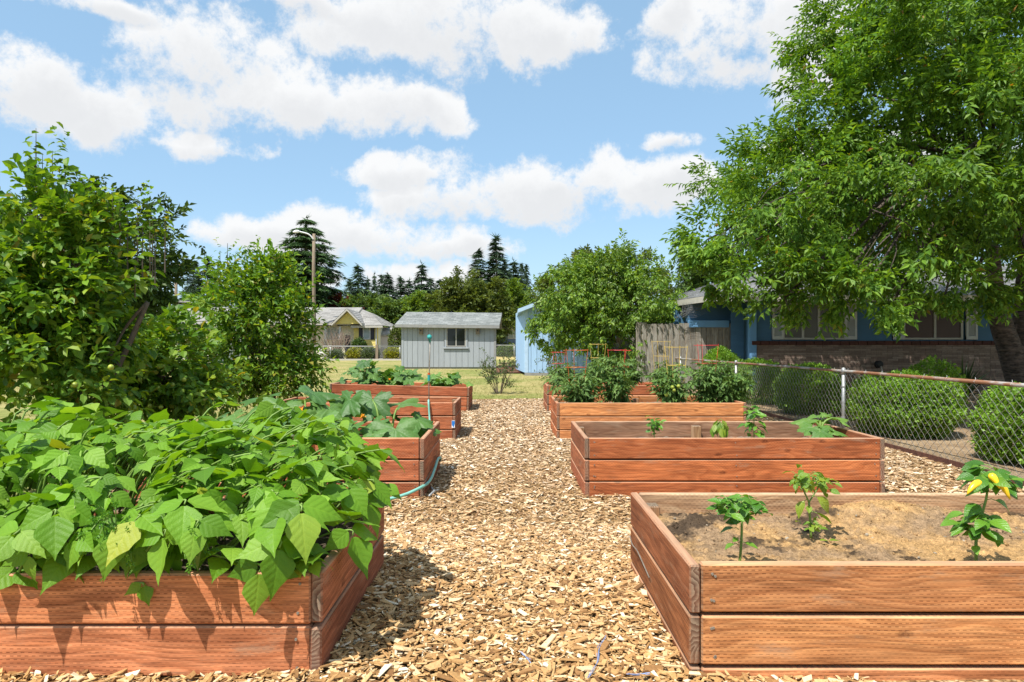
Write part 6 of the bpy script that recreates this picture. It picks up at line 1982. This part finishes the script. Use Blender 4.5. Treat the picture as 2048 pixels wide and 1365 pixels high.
# ------------------------------------------------------------------ pepper plants and seedlings
PPT = [leaf_grid(1.0, [w * k for w in (.03, .20, .29, .30, .24, .13, .0)], .25, d, .012, 7) for k, d in ((1.0, .1), (.9, .25), (1.1, .4), (1.0, .6))]
PEP = {m: [lmesh('pepper_leaf', t, M[m]) for t in PPT] for m in ('pepper', 'pepper_pale')}
def herb(name, label, base, joints, leaves, mat, cat='pepper plant', group='young plants in the right beds', droopy=0):
    """joints: stem path(s); leaves: (attach point, direction, size)"""
    base = np.asarray(base, float)
    e = tag(empty(name, tuple(base)), label, cat, group)
    mb = MB()
    for pts, r0, r1 in joints:
        st = bez(*[np.asarray(p, float) for p in pts], n=10)
        mb.tube(st - base, np.linspace(r0, r1, len(st)), 6)
    pm = MB()
    for (p, d0, s) in leaves:
        p, d0 = np.asarray(p, float), np.asarray(d0, float)
        d0 = d0 / np.linalg.norm(d0)
        a = p + d0 * s * .35 + [0, 0, s * .06]
        pm.tube(np.array([p, (p + a) / 2 + [0, 0, .005], a]) - base, .0016 if s < .2 else .004, 4)
        dd = d0 + np.array([0, 0, -.12 - droopy])
        place_leaf('leaf', PEP[mat][rng.integers(0, 4)], e, base, a, dd, np.array([-.15, -.35, 1.0]) + rng.normal(0, .3, 3) + d0 * .3, s * .95)
    mb.build('stem', M['stem'], e, True)
    pm.build('leaf_stalks', M['stem'], e)['kind'] = 'stuff'
    return e
def whorl(p, n, s, pitch=(-.1, .35), spread=0.02):
    out = []
    for k in range(int(n * 1.8)):
        a = k * 2.4 + rng.uniform(-.3, .3)
        out.append((np.asarray(p) + rng.normal(0, spread, 3) * [1, 1, .7], (math.cos(a), math.sin(a), rng.uniform(*pitch)), s * rng.uniform(.65, 1.1)))
    return out
# R1: compact pepper
b = P(1476, 1122, 2.62); b[2] = .37
s_ = 2.62 / FPX
t1, t2, t3 = P(1484, 1040, 2.62), P(1455, 1015, 2.6), P(1500, 1012, 2.65)
herb('pepper_plant', 'compact dark green pepper plant in the near corner of the sandy bed', b, [([b, (b + t1) / 2 + [.004, 0, 0], t1], .006, .0045), ([t1, t2], .004, .003), ([t1, t3], .004, .003)],
     whorl(t2, 16, .062, (-.3,.5), .026) + whorl(t3, 16, .062, (-.3,.5), .026) + whorl(t1 + [0, 0, .02], 6, .07) + [(P(1476, 1090, 2.62), (-1, -.3, .1), .05), (P(1478, 1085, 2.62), (.9, -.5, -.1), .06), (P(1477, 1078, 2.62), (-.6, -.8, .2), .045), (P(1478, 1060, 2.62), (-.9, .1, .1), .06)] + whorl(P(1470, 1000, 2.6), 6, .05), 'pepper')
# R1: pale pepper
b = P(1622, 1062, 3.06); b[2] = .39
t1, t2, t3 = P(1618, 1005, 3.06), P(1600, 965, 3.05), P(1640, 970, 3.1)
herb('pepper_plant', 'pale yellow-green pepper plant in the middle of the sandy bed', b, [([b, (b + t1) / 2, t1], .006, .005), ([t1, t2], .004, .003), ([t1, t3], .004, .003)],
     whorl(t2, 14, .052, (-.3, .4), .026) + whorl(t3, 14, .052, (-.3, .4), .026) + whorl(P(1618, 960, 3.06), 12, .05, (-.2,.5), .026) + [(P(1617, 1000, 3.06), (-.9, -.4, -.3), .085), (P(1619, 992, 3.06), (.9, -.4, -.3), .10), (P(1620, 1025, 3.06), (.9, -.3, -.2), .085), (P(1618, 1010, 3.06), (-.4, -.9, -.2), .05)] + whorl(P(1622, 1050, 3.06), 12, .038, (-.1, .6)), 'pepper_pale', droopy=.25)
# R1: tall pepper with yellow fruit
b = P(1953, 1122, 2.60); b[2] = .37
t1, t2, t3 = P(1958, 1050, 2.6), P(1972, 1000, 2.6), P(1978, 958, 2.6)
pe = herb('pepper_plant', 'tall pepper plant bearing yellow fruit in the sandy bed', b, [([b, P(1952, 1085, 2.6), t1, t2, t3], .0065, .004)],
          whorl(P(1956, 1060, 2.6), 14, .085, (-.25, .3)) + whorl(P(1960, 1040, 2.6), 10, .085, (-.2, .3)) + [(P(1970, 1010, 2.6), (-.9, -.4, -.1), .10), (P(1974, 1000, 2.6), (.95, -.3, -.2), .085), (P(1950, 1090, 2.6), (-.5, -.8, -.1), .05), (P(1974, 985, 2.6), (-.8, .2, .1), .06), (P(1975, 978, 2.6), (-.7, -.6, .1), .05)]
          + whorl(t3, 13, .085, (-.4, .35), .03) + whorl(P(1985, 950, 2.6), 10, .08, (-.3, .3), .03), 'pepper')
for (px, py, L, ax) in ((1962, 965, .085, (-.75, -.25, -.45)), (1992, 960, .085, (.45, -.25, -.85)), (1978, 950, .06, (.3, -.5, -.8))):
    p = P(px, py, 2.53); ax = np.array(ax) / np.linalg.norm(ax)
    pts = np.array([ax * L * t + np.array([0, 0, .012 * math.sin(t * 3)]) for t in np.linspace(0, 1, 7)])
    V, F = tube(pts, np.array([.007, .0135, .0145, .013, .0105, .007, .002]), 10)
    o = link('pepper_fruit', mesh('pepper_fruit', V, F, None, True), M['yellow_fruit'], pe, tuple(p - b))
# R2 row
def r2(px, py):
    v = P(px, 868, 6.2); v[2] = .335
    return v
b = r2(1308, 0); tp = P(1309, 850, 6.2)
herb('pepper_plant', 'lone small pepper plant in the grey-soil bed near its path end', b, [([b, (b + tp) / 2, tp], .006, .004)], whorl(tp, 9, .085, (-.3, .4)) + whorl(P(1309, 842, 6.2), 7, .075, (-.1, .6)) + whorl(P(1308, 862, 6.2), 4, .06), 'pepper')
b = r2(1440, 0); tp = P(1440, 846, 6.2)
herb('pepper_plant', 'wilted pepper plant with limp hanging leaves', b, [([b, (b + tp) / 2, tp], .006, .004)], whorl(tp, 12, .11, (-.9, -.3)) + whorl(P(1440, 852, 6.2), 8, .10, (-1.2, -.5)), 'pepper_pale', droopy=1.1)
b = r2(1508, 0); tp = P(1508, 832, 6.2)
herb('pepper_plant', 'tallest pepper plant in the grey-soil bed, between wilted plant and eggplant', b, [([b, (b + tp) / 2, tp], .007, .004)], whorl(tp, 9, .095, (-.3, .4)) + whorl(P(1506, 850, 6.2), 8, .10, (-.5, .1)) + whorl(P(1510, 864, 6.2), 7, .09, (-.6, .1)) + whorl(P(1502, 824, 6.2), 6, .085, (-.1, .5)), 'pepper')
b = r2(1270, 0)
herb('seedling', 'tiny seedling in the grey-soil bed near the path', b, [([b, b + [0, 0, .02], b + [.003, 0, .04]], .003, .002)], whorl(b + [0, 0, .04], 7, .035, (.1, .6), .006), 'pepper_pale', 'seedling')
b = r2(1645, 0)
squash('broad-leaved eggplant at the fence end of the grey-soil bed', b, [lv(1618, 840, 6.2, D_(160), .15, 30), lv(1665, 836, 6.2, D_(15), .1, 30), lv(1640, 842, 6.3, D_(80), .2, 24), lv(1625, 856, 6.0, D_(-140), .35, 26), lv(1655, 858, 6.0, D_(-50), .3, 26), lv(1668, 862, 6.0, D_(-20), .3, 22), lv(1640, 864, 5.9, D_(-90), .4, 22), lv(1645, 832, 6.4, D_(60), -.3, 18)], 'squash2', group='young plants in the right beds')
# fallen leaves, stones, slate in the sandy bed
for (px, py, s, nm) in ((1640, 1068, .05, 'fallen yellow leaf beside the pale pepper plant stem'), (1660, 1064, .055, 'fallen yellow leaf farther from the pale pepper plant')):
    c = P(px, py, 2.98); c[2] = .402
    o = place_leaf('fallen_leaf', PEP['pepper_pale'][0], None, (0, 0, 0), c, (1, .2, 0), (0, 0, 1), s)
    tag(o, nm, 'leaf', 'fallen leaves in the sandy bed')
c = P(1418, 1118, 2.52)
o = link('slate_tile', boxmesh(.085, .07, .012, M['slate'], .003), None, None, (c[0], 2.5, .40), (.1, -.08, .2)); tag(o, 'grey slate tile lying in the corner of the sandy bed', 'tile')
its, sh = [], []
def pebble(r):
    V, F = cbox(1, .8, .5, .22)
    return mesh('pebble', V * (1 + rng.normal(0, .06, V.shape)), F, None, True)
pm_ = [pebble(k) for k in range(3)]
for m__ in pm_: m__.materials.append(M['stone'])
soil_child = [c_ for c_ in R1.children if c_.name.startswith('soil')][0]
for k in range(70):
    x, y = rng.uniform(-1.2, 1.2), rng.uniform(-.5, .5)
    o = link('pebble', pm_[k % 3], None, soil_child, (x, y, float(soil_r1(x, y)) + .001), (rng.uniform(0, 3), rng.uniform(0, 3), rng.uniform(0, 3)))
    s = rng.uniform(.006, .02) * (1.5 if k < 8 else 1)
    o.scale = (s, s, s)
# soil clods and litter on the sandy bed
its = []
n = 1900
x = rng.uniform(.72, 3.2, n); y = rng.uniform(2.43, 3.47, n)
z = soil_r1(x - 1.9775, y - 2.9475)
V0, F0 = cbox(1, .8, .6, .2)
by = {}
for f in F0: by.setdefault(len(f), []).append(f)
cl = (V0, [np.array(v) for v in by.values()], np.zeros((len(V0), 2)))
V, F, U = scatter(cl, np.stack([x, y, z], -1), frames(rv(n), rv(n)), np.exp(rng.normal(-5.0, .55, n)))
o = link('soil_clods', mesh('soil_clods', V, F), M['sand_soil'], None); o['kind'] = 'stuff'; tag(o, 'crumbly clods on the sandy soil of the nearest bed', 'soil clods')

# ------------------------------------------------------------------ tomatoes and their cages
def tomato_leaf():
    its = []
    for k, (t, s, sz) in enumerate(((1.0, 0, .5), (.75, 1, .42), (.75, -1, .42), (.5, 1, .4), (.5, -1, .4), (.28, 1, .26), (.28, -1, .26))):
        o_ = np.array([.75 if s else 1, s * .8, -.25 * rng.uniform(.2, 1.3)])
        l = leaf_small(sz, .38, .4, .4)
        its.append((l[0] @ frames(o_[None], np.array([[rng.normal(0, .2), rng.normal(0, .2), 1]]))[0].T + [t * .6, 0, -.18 * t * t], l[1], l[2]))
    return combine(its)
TLF = [tomato_leaf() for _ in range(5)]
def tomato(label, base, h, w_, n, fruits=(), group='tomato plants'):
    base = np.asarray(base, float)
    e = tag(empty('tomato_plant', tuple(base)), label, 'tomato plant', group)
    mb = MB(); its = []
    pos, dr = [], []
    for k in range(n // 14 + 3):
        a = rng.uniform(0, 6.28); s = rng.uniform(.2, 1)
        tip = np.array([math.cos(a) * w_ * s, math.sin(a) * min(w_, .42) * s, h * rng.uniform(.45, 1.0) * (1 - .25 * s)])
        st = bez((rng.normal(0, .02), rng.normal(0, .02), 0), tip * [.4, .4, .55], tip, n=9)
        mb.tube(st, np.linspace(.008, .003, len(st)), 5)
        for j in range(14):
            i = rng.integers(2, len(st))
            pos.append(st[i] + rng.normal(0, .025, 3)); a2 = rng.uniform(0, 6.28)
            dr.append([math.cos(a2), math.sin(a2), rng.uniform(-.5, .5)])
    pos, dr = np.array(pos), np.array(dr)
    kk = rng.integers(0, 5, len(pos))
    R_ = frames(dr, np.array([0, 0, 1.0]) + rng.normal(0, .3, (len(pos), 3)))
    for q_ in range(5):
        w = kk == q_
        if w.any():
            its.append(scatter(TLF[q_], pos[w], R_[w], rng.uniform(.13, .25, w.sum())))
    V, F, U = combine(its)
    link('foliage', mesh('foliage', V, F), M['tomato'], e)
    mb.build('stems', M['stem'], e)
    if len(fruits):
        fruit(e, base, fruits, .03, M['green_fruit'], 'tomato')
    return e
def tb_(px, Y, z=.40):
    v = P(px, 700, Y); v[2] = z
    return v
tomato('bushy tomato plant at the path end of the tan-orange bed', tb_(1165, 9.5), .62, .42, 230)
tomato('tomato plant inside the red cage next to the middle gap', tb_(1238, 9.6), .80, .36, 240)
tomato('dark tomato plant carrying pale green fruit beside the gap', tb_(1345, 9.4), .62, .32, 210, [P(x, y, 9.15) for x, y in ((1345, 775), (1357, 773), (1348, 781), (1333, 790))])
tomato('tallest tomato plant below the red cage that stands clear', tb_(1418, 9.6), .78, .36, 260)
tomato('sprawling tomato plant spilling over the fence end of its bed', tb_(1470, 9.5), .64, .40, 230)
tomato('bright leafy tomato plant at the corner of the farthest bed', tb_(1120, 13.3), .62, .36, 190, group='tomato plants in the far bed')
tomato('far tomato plant below the thin yellow cage', tb_(1190, 13.3), .78, .36, 190, group='tomato plants in the far bed')
tomato('far tomato plant before the leaning fence panel', tb_(1262, 13.3), .75, .36, 190, group='tomato plants in the far bed')
tomato('far tomato plant by the taller yellow cage', tb_(1325, 13.3), .70, .34, 190, group='tomato plants in the far bed')

def cage(label, px, ytop, Y, wpx, mat, rings=3, square=False):
    c = P(px, ytop, Y)
    e = tag(empty('tomato_cage', (c[0], Y, .38)), label, 'tomato cage', 'wire tomato cages')
    zt, rt = c[2] - .38, wpx * Y / FPX / 2
    nl = 4 if square else 3
    a0 = rng.uniform(0, 6.28) if not square else math.pi / 4 + .2
    rb = rt * .5
    def rad(z):
        return rb + (rt - rb) * z / zt
    for j in range(rings):
        z = zt * (1 - j * .30)
        r_ = rad(z)
        k = 4 if square else 20
        pts = [(math.cos(a0 + i * 6.283 / k) * r_, math.sin(a0 + i * 6.283 / k) * r_, z + rng.normal(0, .002)) for i in range(k)]
        mb = MB()
        pts = np.array(pts + pts[:1])
        for a, b in zip(pts[:-1], pts[1:]):
            mb.tube([a, b], .0034, 5)
        mb.build('ring', M[mat], e)
    for i in range(nl):
        a = a0 + i * 6.283 / nl
        mb = MB(); mb.tube([(math.cos(a) * rb * .9, math.sin(a) * rb * .9, -.02), (math.cos(a) * rt * 1.02, math.sin(a) * rt * 1.02, zt + .02)], .0036, 5); mb.build('leg', M[mat], e)
cage('red wire tomato cage standing clear above the tallest plant', 1412, 691, 9.75, 48, 'red_wire')
cage('yellow square wire cage right of the leaning fence panel', 1352, 695, 9.6, 46, 'yellow_wire', 3, True)
cage('red wire cage sunk among leaves beside the thin yellow cage', 1239, 701, 9.7, 46, 'red_wire')
cage('orange-red wire cage at the path end of the tan-orange bed', 1152, 701, 9.6, 50, 'orange_wire')
cage('yellow square wire cage tight behind the other yellow square one', 1322, 684, 13.3, 38, 'yellow_wire', 3, True)
cage('thin yellow round cage in front of the round tree', 1196, 689, 13.4, 36, 'yellow_wire')
cage('faint red wire cage beside the light blue shed', 1116, 705, 13.3, 30, 'red_wire')

# ------------------------------------------------------------------ hose, sprinkler wand, twine, tag
w0 = np.array([P(857, 0, 9.0)[0], 9.03, 0.0])
e = tag(empty('sprinkler_wand', tuple(w0)), 'thin upright sprinkler wand with teal head on the empty bed', 'sprinkler')
zt = P(0, 684, 9)[2]
mb = MB(); mb.tube([(0, .02, .30), (.0, .02, .8), (.01, .02, 1.1), (.016, .02, zt)], .0085, 6); mb.build('pole', M['pole_steel'], e, True)
mb = MB(); mb.tube([(.014, .02, zt - .01), (.014, .01, zt + .03), (.014, -.02, zt + .06), (.014, -.05, zt + .075)], [.012, .02, .034, .03], 10); mb.build('spray_head', M['teal'], e, True)
mb = MB(); mb.tube([(.0, .02, .80), (.0, .02, .88)], .02, 10); mb.build('valve', M['teal'], e)
mb = MB(); mb.tube([(.0, .02, .882), (.0, .02, .91)], .019, 10); mb.build('connector', M['orange'], e)
hp = bez((-1.13, 9.06, .44), (-1.125, 9.0, .525), (-1.12, 8.945, .50), (-1.10, 8.90, .28), (-1.06, 8.7, .05), (-1.0, 8.0, .03), (-.90, 7.2, .03), (-.76, 6.85, .07), (-.705, 6.6, .15), (-.70, 6.3, .19), (-.70, 6.0, .14), (-.71, 5.7, .10), (-.77, 5.50, .085), (-.90, 5.38, .05), (-1.1, 5.3, .025), (-1.5, 5.15, .02), (-2.2, 5.0, .02), n=90)
mb = MB(); mb.tube(hp, .0135, 9); o = mb.build('garden_hose', M['hose'], None, True); tag(o, 'pale teal garden hose draped over beds and along the chips', 'hose')
h2 = bez((-.70, 5.75, .04), (-.655, 5.62, .03), (-.64, 5.52, .06), (-.68, 5.45, .03), n=16)
mb = MB(); mb.tube(h2, .010, 7); o = mb.build('hose_loop', M['galv'], None, True); tag(o, 'short grey tube loop on the chips by the zucchini bed corner', 'tube')
# blue and white tag on the empty bed
c = P(906.5, 849, 8.945)
e = tag(empty('plant_tag', (c[0], 8.955, c[2])), 'small blue and white tag stapled to the empty bed corner', 'tag')
mb = MB(); mb.box((-.022, -.004, -.05), (.022, .0, .05), .001); mb.build('card', M['plastic_white'], e)
m_, g_ = newmat('tag_blue'); g_.bsdf((.02, .18, .55), .4)
mb = MB(); mb.add([(-.020, -.0055, .046), (-.020, -.0055, -.01), (.006, -.0055, -.046), (.020, -.0055, .01), (.020, -.0055, .046)], [[0, 1, 2, 3, 4]]); mb.build('print', m_, e)
# strands of blue twine lost in the chips
for k, (pts, lab) in enumerate((([(1212, 1275), (1198, 1300), (1196, 1325), (1186, 1345), (1178, 1362)], 'frayed blue twine strand lying on the chips near the tan bed'), ([(1255, 1350), (1275, 1354), (1300, 1353)], 'pale twine scrap on the chips at the photo bottom'), ([(1040, 1310), (1050, 1318), (1062, 1330)], 'short blue twine scrap in the middle of the chip path'))):
    w = []
    for (x, y) in pts:
        Yg = FPX * (CAMH - .10) / (y - HY)
        p = P(x, y, Yg); p[2] = float(hz(p[0], p[1])) + .022
        w.append(p)
    mb = MB()
    for j in range(3):
        mb.tube(bez(*[q_ + rng.normal(0, .003, 3) for q_ in w], n=20), .0012, 4)
    tag(mb.build('twine', M['twine']), lab, 'twine', 'bits of twine on the chips')
# slack wire stapled to the side of the nearest tan bed
mb = MB(); mb.tube(bez((.646, 3.50, .27), (.640, 3.40, .255), (.636, 3.25, .27), (.640, 3.1, .245), (.643, 3.0, .225), n=20), .003, 5)
tag(mb.build('loose_wire', M['pole_steel']), 'loose wire bowing out from the tan bed side', 'wire')
